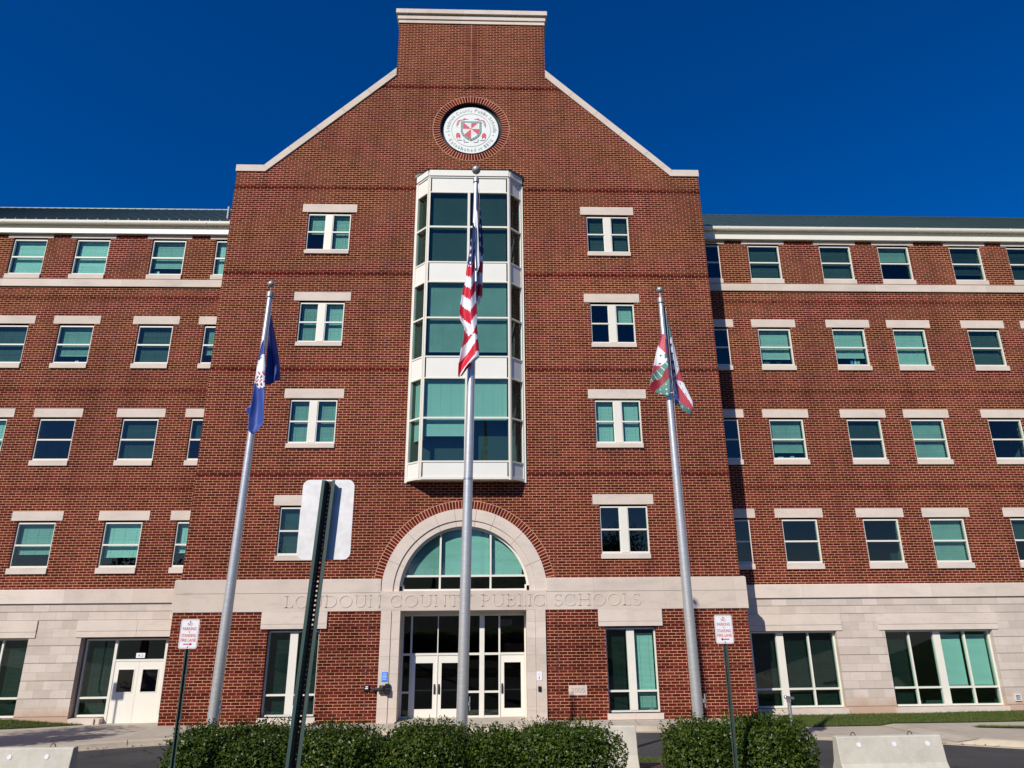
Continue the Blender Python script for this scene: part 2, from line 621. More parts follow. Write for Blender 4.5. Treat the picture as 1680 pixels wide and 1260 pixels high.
def empty(name, loc, label, cat, group=None):
    o = bpy.data.objects.new(name, None)
    o.empty_display_size = .2
    COL.objects.link(o)
    o.location = loc
    return tag(o, label, cat, group)


def copy_part(o, parent, loc=None):
    c = o.copy()
    COL.objects.link(c)
    c.parent = parent
    if loc is not None:
        c.location = loc
    return c


def text_tris(txt, width, height, cx, cz, y, mb, mi=0, bold=0.):
    """lettering as flat faces, fitted into a box of the given size"""
    cu = bpy.data.curves.new("lettering", 'FONT')
    cu.body = txt
    cu.size = 1
    cu.resolution_u = 3
    cu.offset = bold
    ob = bpy.data.objects.new("lettering", cu)
    COL.objects.link(ob)
    me = bpy.data.meshes.new_from_object(ob)
    vs = [v.co.copy() for v in me.vertices]
    fs = [tuple(p.vertices) for p in me.polygons]
    bpy.data.objects.remove(ob)
    bpy.data.curves.remove(cu)
    bpy.data.meshes.remove(me)
    x0, x1 = min(v.x for v in vs), max(v.x for v in vs)
    z0, z1 = min(v.y for v in vs), max(v.y for v in vs)
    sx = width / (x1 - x0)
    sz = height / (z1 - z0)
    k = len(mb.v)
    mb.v += [(cx + (v.x - (x0 + x1) / 2) * sx, y, cz + (v.y - (z0 + z1) / 2) * sz) for v in vs]
    for f in fs:
        mb.f.append(tuple(k + i for i in f))
        mb.mi.append(mi)


# ------------------------------------------------------------------ terrain
def terr(y):
    if y > -1.4:
        return -.17
    if y > -14:
        return -.17 + .087 * (-1.4 - y)
    if y > -30:
        return .926 + .14 * (-14 - y)
    return 3.166 + .05 * (-30 - y)


KERB = [(-60, -34), (-40, -22), (-28, -14.5), (-20, -9.6), (-14, -5.9), (-10.8, -3.94), (-10.08, -3.42), (-8.83, -2.76), (-7.4, -2.1), (-6, -1.62), (-3, -1.28), (2.3, -1.12),
        (5.85, -1.21), (6.96, -1.30), (8.6, -2.2), (10.58, -3.71), (12.26, -4.38), (13.59, -5.12), (15.11, -6.36), (18, -9.0), (22, -12.6), (30, -19), (45, -28), (60, -36)]


def kerb_y(x):
    for (a, b), (c, d) in zip(KERB, KERB[1:]):
        if a <= x <= c:
            return b + (d - b) * (x - a) / (c - a)
    return KERB[-1][1]


def base_z(x):
    """height of the pavement or lawn where it meets the building"""
    if abs(x) <= 10.45:
        return 0.0
    if x < 0:
        t = min(1, (-10.45 - x) / .6)
        return -.27 * t + max(0, min(1, (-14.4 - x) / 2.5)) * .2
    return -.28 * min(1, (x - 10.45) / .8) + max(0, min(1, (x - 17) / 6)) * .07


def base_y(x):
    return 2.3


def kerb_rise(x):
    """the kerb drops to a ramp right of the entrance"""
    if 9.6 < x < 14.4:
        return .15 - .13 * min(1, (x - 9.6) / 1.2, (14.4 - x) / .45)
    return .15


def walk_z(x, y):
    ky = kerb_y(x)
    zk = terr(ky) + kerb_rise(x)
    if abs(x) <= 10.4:
        t = max(0., min(1., (y - ky) / max(.4, -.3 - ky)))
    else:
        w = min(1., (abs(x) - 10.4) / 1.2)
        t = max(0., min(1., (y - ky) / (max(.4, -.3 - ky) * (1 - w) + w * (2.1 - ky))))
    return zk + (base_z(x) - zk) * t


def xsamples(a, b, n):
    xs = set(a + (b - a) * i / n for i in range(n + 1))
    for q in KERB:
        if a < q[0] < b:
            xs.add(q[0])
    for q in (-10.4, 10.4, -10.401, 10.401, 9.6, 10.8, 13.95, 14.1, 14.25, 14.4):
        if a < q < b:
            xs.add(q)
    return sorted(xs)


def sheet(name, xs, ylo, yhi, zf, rows, mat, lift=0., parent=None):
    mb = MB()
    for a, b in zip(xs, xs[1:]):
        if b - a < .01:
            pass
        for r in range(rows):
            q = []
            for x, t in ((a, r), (b, r), (b, r + 1), (a, r + 1)):
                y = ylo(x) + (yhi(x) - ylo(x)) * t / rows
                q.append((x, y, zf(x, y) + lift))
            mb.poly(q)
    o = mb.build(name, mat, parent)
    return o


g = MB()
for x0, x1 in ((-1500, 1500),):
    ys = [-1500, -400, -200, -120, -80, -60, -45, -30, -22, -14, -1.4, 30, 200, 1500]
    for a, b in zip(ys, ys[1:]):
        za = terr(a) if a > -120 else terr(-120)
        zb = terr(b) if b > -120 else terr(-120)
        g.poly([(x0, a, za - .55), (x1, a, za - .55), (x1, b, zb - .55), (x0, b, zb - .55)])
tag(g.build("ground", M['earth']), kind='structure')

xs = xsamples(-60, 60, 90)
tag(sheet("road", xs, lambda x: min(-34.0, kerb_y(x) - 1), lambda x: kerb_y(x), lambda x, y: terr(y), 40, M['asphalt']), kind='structure')
xs2 = xsamples(-45, 45, 90)
tag(sheet("pavement", xs2, lambda x: kerb_y(x) + .16, lambda x: base_y(x) + .02, walk_z, 16, M['pave']), kind='structure')
kb = MB()
xk = xsamples(-40, 40, 60)
prof = []
for x in xk:
    y = kerb_y(x)
    sl = (kerb_y(x + .05) - kerb_y(x - .05)) / .1
    nx, ny = -sl / math.hypot(1, sl), 1 / math.hypot(1, sl)
    zr = terr(y)
    h = kerb_rise(x)
    P = lambda d, z: (x + nx * d, y + ny * d, z)
    prof.append([P(-.30, zr - .1 + terr(y - .3) - terr(y)), P(-.30, terr(y - .3 * ny) + .012), P(-.004, zr + .012), P(.0, zr + .02), P(.02, zr + h * .85), P(.05, zr + h), P(.19, zr + h + .004), P(.19, zr - .1)])
for i in range(len(xk) - 1):
    if i % 3 == 0:
        pass
    for j in range(len(prof[0]) - 1):
        kb.poly([prof[i][j], prof[i + 1][j], prof[i + 1][j + 1], prof[i][j + 1]])
tag(kb.build("kerb", M['kerb'], smooth=True), kind='structure')
# joints of the kerb: dark narrow slots every three metres
kj = MB()
for x in [-16, -13, -9.8, -6.8, -3.8, -.8, 2.2, 5.2, 6.55, 8.4]:
    y = kerb_y(x)
    sl = (kerb_y(x + .05) - kerb_y(x - .05)) / .1
    nx, ny = -sl / math.hypot(1, sl), 1 / math.hypot(1, sl)
    z, h = terr(y), kerb_rise(x)
    pts_ = [(-.003, z + .02), (.016, z + h * .85), (.047, z + h + .003), (.19, z + h + .008)]
    for (d0, z0), (d1, z1) in zip(pts_, pts_[1:]):
        q = []
        for d, zz, e in ((d0, z0, -.006), (d0, z0, .006), (d1, z1, .006), (d1, z1, -.006)):
            q.append((x + nx * (d - .004) + ny * e, y + ny * (d - .004) - nx * e, zz + .003))
        kj.poly(q)
tag(kj.build("kerb_joint", M['mulch']), kind='structure')
# pavement joints
pj = MB()
for x in [-12, -9, -6, -3, 0, 3, 6, 9, 11.5, 14]:
    y0, y1 = kerb_y(x) + .2, (-.12 if abs(x) < 10.4 else -.9)
    pj.poly([(x - .008, y0, walk_z(x, y0) + .004), (x + .008, y0, walk_z(x, y0) + .004), (x + .008, y1, walk_z(x, y1) + .004), (x - .008, y1, walk_z(x, y1) + .004)])
tag(pj.build("pavement_joint", M['mulch']), kind='structure')

# the planted island the poles stand in
def isl_in(x, y):
    return abs((x - .8) / 7.9) ** 4 + abs((y + 14.5) / 6.85) ** 4


im = MB()
N_I = 72
edge = []
for i in range(N_I):
    a = 2 * math.pi * i / N_I
    c, s = math.cos(a), math.sin(a)
    r = (abs(c / 7.9) ** 4 + abs(s / 6.85) ** 4) ** -.25
    edge.append((.8 + c * r, -14.5 + s * r))
rings = [1.0, .985, .93, .8, .6, .4, .2]
pts = [[(.8 + (x - .8) * k, -14.5 + (y + 14.5) * k) for x, y in edge] for k in rings]
hz = [.0, .06, .11, .15, .17, .18, .18]
for r in range(len(rings) - 1):
    for i in range(N_I):
        j = (i + 1) % N_I
        q = [(*pts[r][i], terr(pts[r][i][1]) + hz[r]), (*pts[r][j], terr(pts[r][j][1]) + hz[r]), (*pts[r + 1][j], terr(pts[r + 1][j][1]) + hz[r + 1]), (*pts[r + 1][i], terr(pts[r + 1][i][1]) + hz[r + 1])]
        im.poly(q)
im.poly([(*p, terr(p[1]) + hz[-1]) for p in pts[-1]])
tag(im.build("island_ground", M['lawn'], smooth=True), kind='structure')


def isl_z(x, y):
    k = isl_in(x, y) ** .25
    return terr(y) + float(np.interp(k, [.2, .4, .6, .8, .93, .985, 1.0], [.18, .18, .17, .15, .11, .06, 0]))


mm = MB()
for (cx, cy, rx, ry) in ((.0, -12.0, 6.2, 3.2),):
    n_ = 48
    out = [(cx + rx * math.copysign(abs(math.cos(2 * math.pi * i / n_)) ** .5, math.cos(2 * math.pi * i / n_)), cy + ry * math.copysign(abs(math.sin(2 * math.pi * i / n_)) ** .5, math.sin(2 * math.pi * i / n_))) for i in range(n_)]
    prev = [(cx + (x - cx) * .02, cy + (y - cy) * .02) for x, y in out]
    for k in (.2, .4, .6, .8, 1.0):
        cur = [(cx + (x - cx) * k, cy + (y - cy) * k) for x, y in out]
        for i in range(n_):
            j = (i + 1) % n_
            mm.poly([(*p, isl_z(*p) + .03) for p in (prev[i], prev[j], cur[j], cur[i])])
        prev = cur
tag(mm.build("mulch_bed", M['mulch']), kind='stuff')

# lawns in front of the wings: sheet plus blades
def lawn_right_lo(x):
    return -1.45 - .03 * (x - 12) if x < 19.5 else max(kerb_y(x) + 4.0, -1.7 - (x - 19.5) * 3)


def lawn_z(x, y):
    return walk_z(x, y) + .02


tag(sheet("lawn", xsamples(11.3, 45, 40), lawn_right_lo, lambda x: 1.79, lawn_z, 6, M['lawn'], .006), kind='structure')
tag(sheet("lawn", xsamples(-45, -13.9, 30), lambda x: 1.7 - min(2.3, 1.95 * (-13.9 - x) / 1.5) - max(0, (-15.4 - x) * .22) if x > -18.5 else max(kerb_y(x) + 3.5, -1.3 - (-18.5 - x) * 3), lambda x: 1.79, lawn_z, 6, M['lawn'], .006), kind='structure')
tag(sheet("verge", xsamples(16.2, 45, 20), lambda x: -3.1 - .42 * (x - 16.2), lambda x: -2.75 - .33 * (x - 16.2), lawn_z, 3, M['lawn'], .006), kind='structure')


def blades(name, sampler, n, hgt=.06):
    P = []
    F = []
    for i in range(n):
        x, y, z = sampler()
        a = random.uniform(0, math.pi)
        h = hgt * random.uniform(.5, 1.3)
        w = .007
        lx, ly = random.gauss(0, .35) * h, random.gauss(0, .35) * h
        k = len(P)
        P += [(x - w * math.cos(a), y - w * math.sin(a), z), (x + w * math.cos(a), y + w * math.sin(a), z), (x + lx, y + ly, z + h)]
        F.append((k, k + 1, k + 2))
    me = bpy.data.meshes.new(name)
    me.from_pydata(P, [], F)
    me.materials.append(M['blade'])
    o = bpy.data.objects.new(name, me)
    COL.objects.link(o)
    return tag(o, kind='stuff')


def samp_right():
    x = random.uniform(11.3, 24)
    y = random.uniform(lawn_right_lo(x), 1.75)
    return x, y, lawn_z(x, y) + .004


def samp_left():
    while True:
        x = random.uniform(-18.5, -13.95)
        lo = 1.7 - min(2.3, 1.95 * (-13.9 - x) / 1.5) - max(0, (-15.4 - x) * .22)
        y = random.uniform(-1.2, 1.75)
        if y > lo:
            return x, y, lawn_z(x, y) + .004


def samp_island():
    while True:
        x = random.uniform(-7, 8.6)
        y = random.uniform(-10.2, -7.6)
        if isl_in(x, y) < .98 and not (abs((x) / 6.2) ** 4 + abs((y + 12.0) / 3.2) ** 4 < .95):
            return x, y, isl_z(x, y)


blades("grass_blades", samp_right, 26000, .055)
blades("grass_blades", samp_left, 9000, .07)
blades("grass_blades", samp_island, 16000, .07)


def samp_verge():
    x = random.uniform(16.3, 22)
    y = random.uniform(-3.1 - .42 * (x - 16.2), -2.75 - .33 * (x - 16.2))
    return x, y, lawn_z(x, y) + .004


blades("grass_blades", samp_verge, 3000, .05)

# dead leaves in the gutter
dl = MB()
for i in range(130):
    x = random.choice([random.uniform(-12, -8), random.uniform(11.5, 15.5), random.uniform(-8, 8)])
    y = kerb_y(x) - random.uniform(.02, .3)
    z = terr(y) + .02
    a = random.uniform(0, 6.28)
    s = random.uniform(.02, .05)
    t = random.uniform(0, .03)
    dl.poly([(x + s * math.cos(a), y + s * math.sin(a), z), (x - s * math.sin(a) * .6, y + s * math.cos(a) * .6, z + t), (x - s * math.cos(a), y - s * math.sin(a), z + t * .6), (x + s * math.sin(a) * .6, y - s * math.cos(a) * .6, z + .004)])
tag(dl.build("fallen_leaves", M['rebar'], normals=False), kind='stuff')

# ------------------------------------------------------------------ the building
B = empty("office_building", (0, 0, 0), "five storey red brick office building with a stepped central gable and long wings", "building")


def grid_wall(mb, x0, x1, bands, holes, y, reveal=.34, mi=0, rmi=0):
    """bands: (z0, z1, offset); holes: (x0, x1, z0, z1)"""
    prev = None
    for (z0, z1, off) in bands:
        zs = sorted({z0, z1} | {q for h in holes for q in h[2:] if z0 < q < z1})
        for a, b in zip(zs, zs[1:]):
            mid = (a + b) / 2
            runs = []
            cur = x0
            for h in sorted(h for h in holes if h[2] < mid < h[3]):
                if h[0] > cur:
                    runs.append((cur, h[0]))
                cur = max(cur, h[1])
            if cur < x1:
                runs.append((cur, x1))
            for p, q in runs:
                mb.poly([(p, y + off, a), (q, y + off, a), (q, y + off, b), (p, y + off, b)], mi)
            if prev and abs(prev[1] - off) > 1e-6:
                for p, q in runs:
                    for pp, qq in prev[0]:
                        u, v = max(p, pp), min(q, qq)
                        if v > u:
                            mb.poly([(u, y + prev[1], a), (v, y + prev[1], a), (v, y + off, a), (u, y + off, a)], mi)
            prev = (runs, off)
    for h in holes:
        a, b, c, d = max(h[0], x0), min(h[1], x1), h[2], h[3]
        e = y + reveal
        mb.poly([(a, y + .001, c), (a, e, c), (a, e, d), (a, y + .001, d)], rmi)
        mb.poly([(b, y + .001, c), (b, y + .001, d), (b, e, d), (b, e, c)], rmi)
        mb.poly([(a, y + .001, d), (a, e, d), (b, e, d), (b, y + .001, d)], rmi)
        mb.poly([(a, y + .001, c), (b, y + .001, c), (b, e, c), (a, e, c)], rmi)


def pair_bands(z0, z1, pairs, d=.010, slot=.022):
    """wall bands from z0 to z1 in which each pair of courses is set back a little, with a raked joint between"""
    out = []
    cur = z0
    for c in sorted(pairs):
        if c - .1016 > cur:
            out.append((cur, c - .1016, 0))
            out += [(c - .1016, c - .011, d), (c - .011, c + .011, slot), (c + .011, c + .1016, d)]
            cur = c + .1016
    out.append((cur, z1, 0))
    return out


# --- windows of the upper storeys ---------------------------------------------------
GX = 6.06                                    # centre of the paired windows either side of the gable
GROWS = [(18.28, 20.04), (14.08, 15.85), (9.86, 11.64), (5.63, 7.41)]     # F5..F2 frame bottom / top on the gable
WROWS = [(17.95, 19.68), (13.75, 15.48), (9.55, 11.30), (5.30, 7.07)]     # the same on the wings
WCOLS = [10.85, 13.68, 17.08, 19.87, 23.32, 26.10]                          # window centres on a wing
WHW = .75
WY = 1.8

gable_holes = [(s * GX - .93, s * GX + .93, a - .0, b + .07) for s in (-1, 1) for a, b in GROWS]
# lower storey of the gable (stands a little proud)
low = MB()
LOW_PAIRS = [3.6576 - .1016 * (6 + 7 * k) for k in range(5)]
low_holes = [(s * GX - .92, s * GX + .92, 0.205, 3.06) for s in (-1, 1)] + [(-2.6, 2.6, -.4, 3.6576)]
grid_wall(low, -10.4, 10.4, pair_bands(-.45, 3.6576, LOW_PAIRS), low_holes, -.1, .42)
for s in (-1, 1):
    low.poly([(s * 10.4, -.1, -.45), (s * 10.4, 1.9, -.45), (s * 10.4, 1.9, 3.6576), (s * 10.4, -.1, 3.6576)])
low.build("wall", M['brick'], B)

# upper gable wall
K0, K1 = (9.05, 22.15), (3.49, 27.48)


def hw(z):
    if z <= K0[1]:
        return 10.3
    if z >= K1[1]:
        return K1[0]
    return K0[0] + (K1[0] - K0[0]) * (z - K0[1]) / (K1[1] - K0[1])


AC = (0.015, 4.27)          # centre of the arch
SC = (0.03, 24.58)          # centre of the seal
up = MB()
lines = [.1016 * k for k in (85, 127, 169, 210, 264)]
cuts = []
cur = 3.9
for c in lines:
    cuts.append((cur, c - .1016, 0))
    cuts += [(c - .1016, c - .011, .014), (c - .011, c + .011, .035), (c + .011, c + .1016, .014)]
    cur = c + .1016
cuts.append((cur, 30.6, 0))
for (a, b, off) in cuts:
    zs = [a] + [z for z in (K0[1] - 1e-4, K0[1] + 1e-4, K1[1]) if a < z < b] + [b]
    right = []
    for z in zs:
        right.append((hw(z), z))
    outer = [(-x, z) for x, z in right] + [(x, z) for x, z in reversed(right)]
    loops = [outer[::-1]]
    for h in gable_holes:
        if a < h[2] and h[3] < b:
            loops.append([(h[0], h[2]), (h[1], h[2]), (h[1], h[3]), (h[0], h[3])])
    if a < 4 and b > 8:
        n_ = 48
        loops[0] = None
        arch = [(AC[0] + 2.75 * math.cos(math.pi * i / n_), AC[1] + 2.75 * math.sin(math.pi * i / n_)) for i in range(n_ + 1)]
        # outline runs down round the arch opening
        o2 = [(-10.3, a), (-10.3, b), (10.3, b), (10.3, a), (AC[0] + 2.75, a)] + arch + [(AC[0] - 2.75, a)]
        loops[0] = o2
    if a < SC[1] < b:
        n_ = 56
        loops.append([(SC[0] + 1.45 * math.cos(2 * math.pi * i / n_), SC[1] + 1.45 * math.sin(2 * math.pi * i / n_)) for i in range(n_)])
    flat = [p for lp in loops for p in lp]
    tr = tessellate_polygon([[Vector((p[0], p[1], 0)) for p in lp] for lp in loops])
    up.tris([(p[0], off, p[1]) for p in flat], tr)
    # ledges
    if off > .02:
        w = hw(a)
        for z in (a, b):
            up.poly([(-w, .014, z), (w, .014, z), (w, off, z), (-w, off, z)])
    elif off > 0:
        w = hw(a)
        z = a if abs(a - (b - .0906)) < .02 and (b - a) > .05 else b
    # outer ledge to the face
for c in lines:
    for z in (c - .1016, c + .1016):
        w = hw(z)
        up.poly([(-w, 0, z), (w, 0, z), (w, .014, z), (-w, .014, z)])
for h in gable_holes:
    a, b, c, d = h
    for q in ([(a, 0, c), (a, .34, c), (a, .34, d), (a, 0, d)], [(b, 0, c), (b, 0, d), (b, .34, d), (b, .34, c)], [(a, 0, d), (a, .34, d), (b, .34, d), (b, 0, d)], [(a, 0, c), (b, 0, c), (b, .34, c), (a, .34, c)]):
        up.poly(q)
# side walls and the back of the head
for s in (-1, 1):
    up.poly([(s * 10.3, 0, 3.9), (s * 10.3, 12, 3.9), (s * 10.3, 12, 22.15), (s * 10.3, 0, 22.15)])
    up.poly([(s * 3.49, 0, 27.4), (s * 3.49, 1.7, 27.4), (s * 3.49, 1.7, 30.6), (s * 3.49, 0, 30.6)])
    up.poly([(s * 10.3, .45, 22.15), (s * 10.3, 0, 22.15), (s * K0[0], 0, 22.15), (s * K0[0], .45, 22.15)])
    up.poly([(s * K0[0], 0, K0[1]), (s * K1[0], 0, K1[1]), (s * K1[0], .45, K1[1]), (s * K0[0], .45, K0[1])])
up.poly([(-3.49, 1.7, 27.4), (3.49, 1.7, 27.4), (3.49, 1.7, 30.6), (-3.49, 1.7, 30.6)])
up.poly([(-10.3, .45, 20), (10.3, .45, 20), (10.3, .45, 22.15), (K0[0], .45, 22.15), (K1[0], .45, K1[1]), (-K1[0], .45, K1[1]), (-K0[0], .45, 22.15), (-10.3, .45, 22.15)])
up.build("wall", M['brick'], B, normals=False)
gr = MB()
for s in (-1, 1):
    gr.poly([(s * 10.3, .45, 21.5), (s * 10.3, 12, 21.5), (0, 12, 30.2), (0, .45, 30.2)])
gr.poly([(-10.3, 12, 3), (10.3, 12, 3), (10.3, 12, 21.5), (0, 12, 30.2), (-10.3, 12, 21.5)])
gr.build("roof", M['roof'], B)

# coping stones of the gable
cut_n = 5
for s in (-1, 1):
    cop = MB()
    cop.prism([(s * 10.33, 22.13), (s * 10.33, 22.46), (s * 9.13, 22.46), (s * 9.02, 22.13)], -.055, .5, 'y')
    L_ = math.hypot(K1[0] - K0[0], K1[1] - K0[1])
    ux, uz = (K1[0] - K0[0]) / L_, (K1[1] - K0[1]) / L_
    nx, nz = uz, -ux
    for i in range(cut_n):
        t0, t1 = L_ * i / cut_n + (.008 if i else 0), L_ * (i + 1) / cut_n
        q = []
        for t, h in ((t0, -.02), (t1, -.02), (t1, .29), (t0, .29)):
            x, z = K0[0] + ux * t + nx * h, K0[1] + uz * t + nz * h
            if i == 0 and t == t0 and h > 0:
                x, z = 9.12, 22.462
            if i == cut_n - 1 and t == t1:
                x, z = 3.495, K1[1] + (.41 if h > 0 else -.02)
            q.append((s * x, z))
        cop.prism(q, -.055 + .002 * (i % 2), .5, 'y')
    cop.build("coping", M['lime'], B, bevel=.008)
hd = MB()
hd.box(-3.53, 3.53, -.05, 1.75, 30.56, 30.74)
hd.box(-3.57, 3.57, -.10, 1.79, 30.755, 31.0)
hd.box(-3.65, 3.65, -.20, 1.87, 31.02, 31.27)
hd.box(-3.5, 3.5, -.03, 1.7, 30.7, 31.1)
hd.build("head_cornice", M['lime_band'], B, bevel=.01)
hs = MB()
hs.box(-.185, .15, -.006, .05, 26.96, 30.55)
hs.build("brick_strip", M['brick_stack'], B)

# control joints
def joint(x, y, spans):
    q = MB()
    for z0, z1 in spans:
        q.box(x - .011, x + .011, y - .004, y + .03, z0, z1)
        q.box(x - .009, x + .009, y + .016, y + .034, z0 - .13, z0)
    q.build("control_joint", M['sealant'], B)


for x in (-3.40, 3.40):
    joint(x, 0, [(4.80, 8.55), (8.77, 12.8), (13.02, 17.04), (17.26, 21.21), (21.43, 26.73)])
    joint(x, -.1, [(-.2, 3.65)])
for s in (-1, 1):
    for x in (15.4, 22.0, 28.5):
        joint(s * x, WY, [(4.5, 8.2), (8.42, 12.41), (12.63, 16.69), (17.7, 19.9)])

# stone band over the ground storey, entrance surround
bd = MB()
for s in (-1, 1):
    xa, xb = (3.03, 10.47)
    a, b = sorted((s * xa, s * xb))
    bd.box(a, b, -.13, .05, 3.662, 4.29)
    bd.prism([(-.115, 4.30), (-.115, 4.76), (.05, 4.80), (.05, 4.30)], a, b, 'x')
    a, b = sorted((s * 2.27, s * 3.028))
    bd.box(a, b, -.128, .3, 3.662, 4.345)
    # return along the side
    a, b = sorted((s * 10.3, s * 10.468))
    bd.box(a, b, .052, 1.7, 3.662, 4.76)
bd.box(-2.268, 2.268, -.13, .3, 3.662, 4.345)
bd.build("stone_band", M['lime_band'], B, bevel=.006)

ar = MB()
ar.ring(AC[0], AC[1], 2.62, 3.05, -.075, .3, math.radians(1.5), math.radians(178.5), 96)
ar.ring(AC[0], AC[1], 2.40, 2.616, -.03, .3, math.radians(1.5), math.radians(178.5), 96)
aj = ar
for d in (22.5, 45, 67.5, 82, 98, 112.5, 135, 157.5):
    a = math.radians(d)
    c, s_ = math.cos(a), math.sin(a)
    for r0, r1, y in ((2.625, 3.045, -.078), (2.41, 2.612, -.033)):
        t = .004
        aj.poly([(AC[0] + c * r0 - s_ * t, y, AC[1] + s_ * r0 + c * t), (AC[0] + c * r1 - s_ * t, y, AC[1] + s_ * r1 + c * t), (AC[0] + c * r1 + s_ * t, y, AC[1] + s_ * r1 - c * t), (AC[0] + c * r0 + s_ * t, y, AC[1] + s_ * r0 - c * t)], 1)
ar.build("stone_arch", [limestone("limestone_arch", None), M['mulch']], B)
ba = MB()
ba.ring(AC[0], AC[1], 3.052, 3.35, -.018, .2, math.radians(9.3), math.radians(170.7), 96)
ba.ring(AC[0], AC[1], 3.35, 3.368, -.004, .02, math.radians(9.3), math.radians(170.7), 96, 1)
ba.build("brick_arch", [M['brick_arch'], M['mortar']], B)

for s in (-1, 1):
    pl = MB()
    a, b = sorted((s * 2.60, s * 2.97))
    pl.box(a, b, -.16, .3, -.3, 3.66)
    a, b = sorted((s * 2.28, s * 2.592))
    pl.box(a, b, -.13, .9, -.3, 3.659)
    pl.build("pilaster", M['lime_pilaster'], B, bevel=.006)
so = MB()
so.box(-2.28, 2.28, .02, .9, 3.60, 3.70)
so.build("entrance_soffit", M['cream'], B)
th = MB()
th.box(-2.28, 2.28, -.35, 1.2, -.3, .012)
th.build("threshold", M['pave'], B)

# engraved name: raised serif strokes, tinted darker for the shade of the cuts
def glyphs():
    T, H = .125, .055       # thick and thin strokes
    def arc(cx, cy, rx, ry, a0, a1, n=14):
        return [(cx + rx * math.cos(math.radians(a0 + (a1 - a0) * i / n)), cy + ry * math.sin(math.radians(a0 + (a1 - a0) * i / n))) for i in range(n + 1)]
    g = {}
    sf = lambda x, y, w=.30: ([(x - w / 2, y), (x + w / 2, y)], .05)
    g['L'] = (.66, [([(.15, 0), (.15, 1)], T), ([(.15, .03), (.62, .03)], H), ([(.62, .0), (.62, .2)], H), sf(.15, .975), sf(.12, .025)])
    g['O'] = (1.06, [(arc(.53, .5, .46, .48, 0, 360, 30), .09)])
    g['U'] = (.98, [([(.16, 1), (.16, .34)] + arc(.49, .34, .33, .31, 180, 360, 16) + [(.82, .34), (.82, 1)], .09), sf(.16, .975), sf(.82, .975)])
    g['D'] = (.98, [([(.15, 0), (.15, 1)], T), ([(.15, .97), (.42, .97)] + arc(.42, .5, .48, .47, 90, -90, 18) + [(.15, .03)], .085), sf(.12, .975, .24), sf(.12, .025, .24)])
    g['N'] = (1.02, [([(.15, 0), (.15, 1)], .07), ([(.15, 1), (.86, 0)], T), ([(.86, 0), (.86, 1)], .07), sf(.13, .975), sf(.15, .025), sf(.86, .975)])
    g['C'] = (.98, [(arc(.52, .5, .46, .48, 48, 312, 24), .095), ([(.84, .70), (.84, .96)], H), ([(.84, .04), (.84, .28)], H)])
    g['T'] = (.84, [([(.42, 0), (.42, 1)], T), ([(.02, .97), (.82, .97)], H), ([(.03, .8), (.03, 1)], H), ([(.81, .8), (.81, 1)], H), sf(.42, .025)])
    g['Y'] = (.90, [([(.06, 1), (.45, .5)], T), ([(.84, 1), (.45, .5)], .07), ([(.45, .5), (.45, 0)], T), sf(.09, .975, .26), sf(.81, .975, .26), sf(.45, .025)])
    g['P'] = (.74, [([(.15, 0), (.15, 1)], T), ([(.15, .97), (.38, .97)] + arc(.38, .73, .28, .24, 90, -90, 12) + [(.15, .49)], .075), sf(.13, .975), sf(.15, .025)])
    g['B'] = (.78, [([(.15, 0), (.15, 1)], T), ([(.15, .97), (.38, .97)] + arc(.38, .76, .24, .21, 90, -90, 12) + [(.15, .55)], .07), ([(.36, .55)] + arc(.38, .29, .31, .26, 90, -90, 12) + [(.15, .03)], .075), sf(.12, .975, .24), sf(.12, .025, .24)])
    g['I'] = (.34, [([(.17, 0), (.17, 1)], T), sf(.17, .975), sf(.17, .025)])
    g['S'] = (.66, [(arc(.33, .74, .25, .235, 35, 270, 16) + arc(.33, .26, .27, .245, 90, -145, 16), .10), ([(.56, .78), (.56, .98)], H), ([(.09, .03), (.09, .24)], H)])
    g['H'] = (1.02, [([(.16, 0), (.16, 1)], T), ([(.86, 0), (.86, 1)], T), ([(.16, .52), (.86, .52)], H), sf(.16, .975), sf(.16, .025), sf(.86, .975), sf(.86, .025)])
    return g


def stroke_text(mb, words_, x0, x1, z0, h, y0, y1, gap=.10, space=.52):
    G = glyphs()
    tot = 0
    for i, ch in enumerate(words_):
        tot += space if ch == ' ' else G[ch][0] + gap
    tot -= gap
    sx = (x1 - x0) / tot
    cx = x0
    for ch in words_:
        if ch == ' ':
            cx += space * sx
            continue
        w, st = G[ch]
        for pts, th in st:
            P = [(cx + p[0] * sx, z0 + p[1] * h) for p in pts]
            n_ = len(P)
            L, R_ = [], []
            for i in range(n_):
                a = P[max(i - 1, 0)]
                b = P[min(i + 1, n_ - 1)]
                dx, dz = b[0] - a[0], b[1] - a[1]
                l = math.hypot(dx, dz) or 1
                q = th * h / 2
                L.append((P[i][0] - dz / l * q, P[i][1] + dx / l * q))
                R_.append((P[i][0] + dz / l * q, P[i][1] - dx / l * q))
            for i in range(n_ - 1):
                q4 = [L[i], L[i + 1], R_[i + 1], R_[i]]
                mb.poly([(p[0], y0, p[1]) for p in q4])
                mb.poly([(L[i][0], y0, L[i][1]), (L[i + 1][0], y0, L[i + 1][1]), (L[i + 1][0], y1, L[i + 1][1]), (L[i][0], y1, L[i][1])])
                mb.poly([(R_[i][0], y0, R_[i][1]), (R_[i + 1][0], y0, R_[i + 1][1]), (R_[i + 1][0], y1, R_[i + 1][1]), (R_[i][0], y1, R_[i][1])])
        cx += (w + gap) * sx


tx = MB()
stroke_text(tx, "LOUDOUN COUNTY PUBLIC SCHOOLS", -6.47, 6.48, 3.80, .41, -.144, -.128)
tx.build("engraved_lettering", M['lime_letter_shade'], B, normals=False)

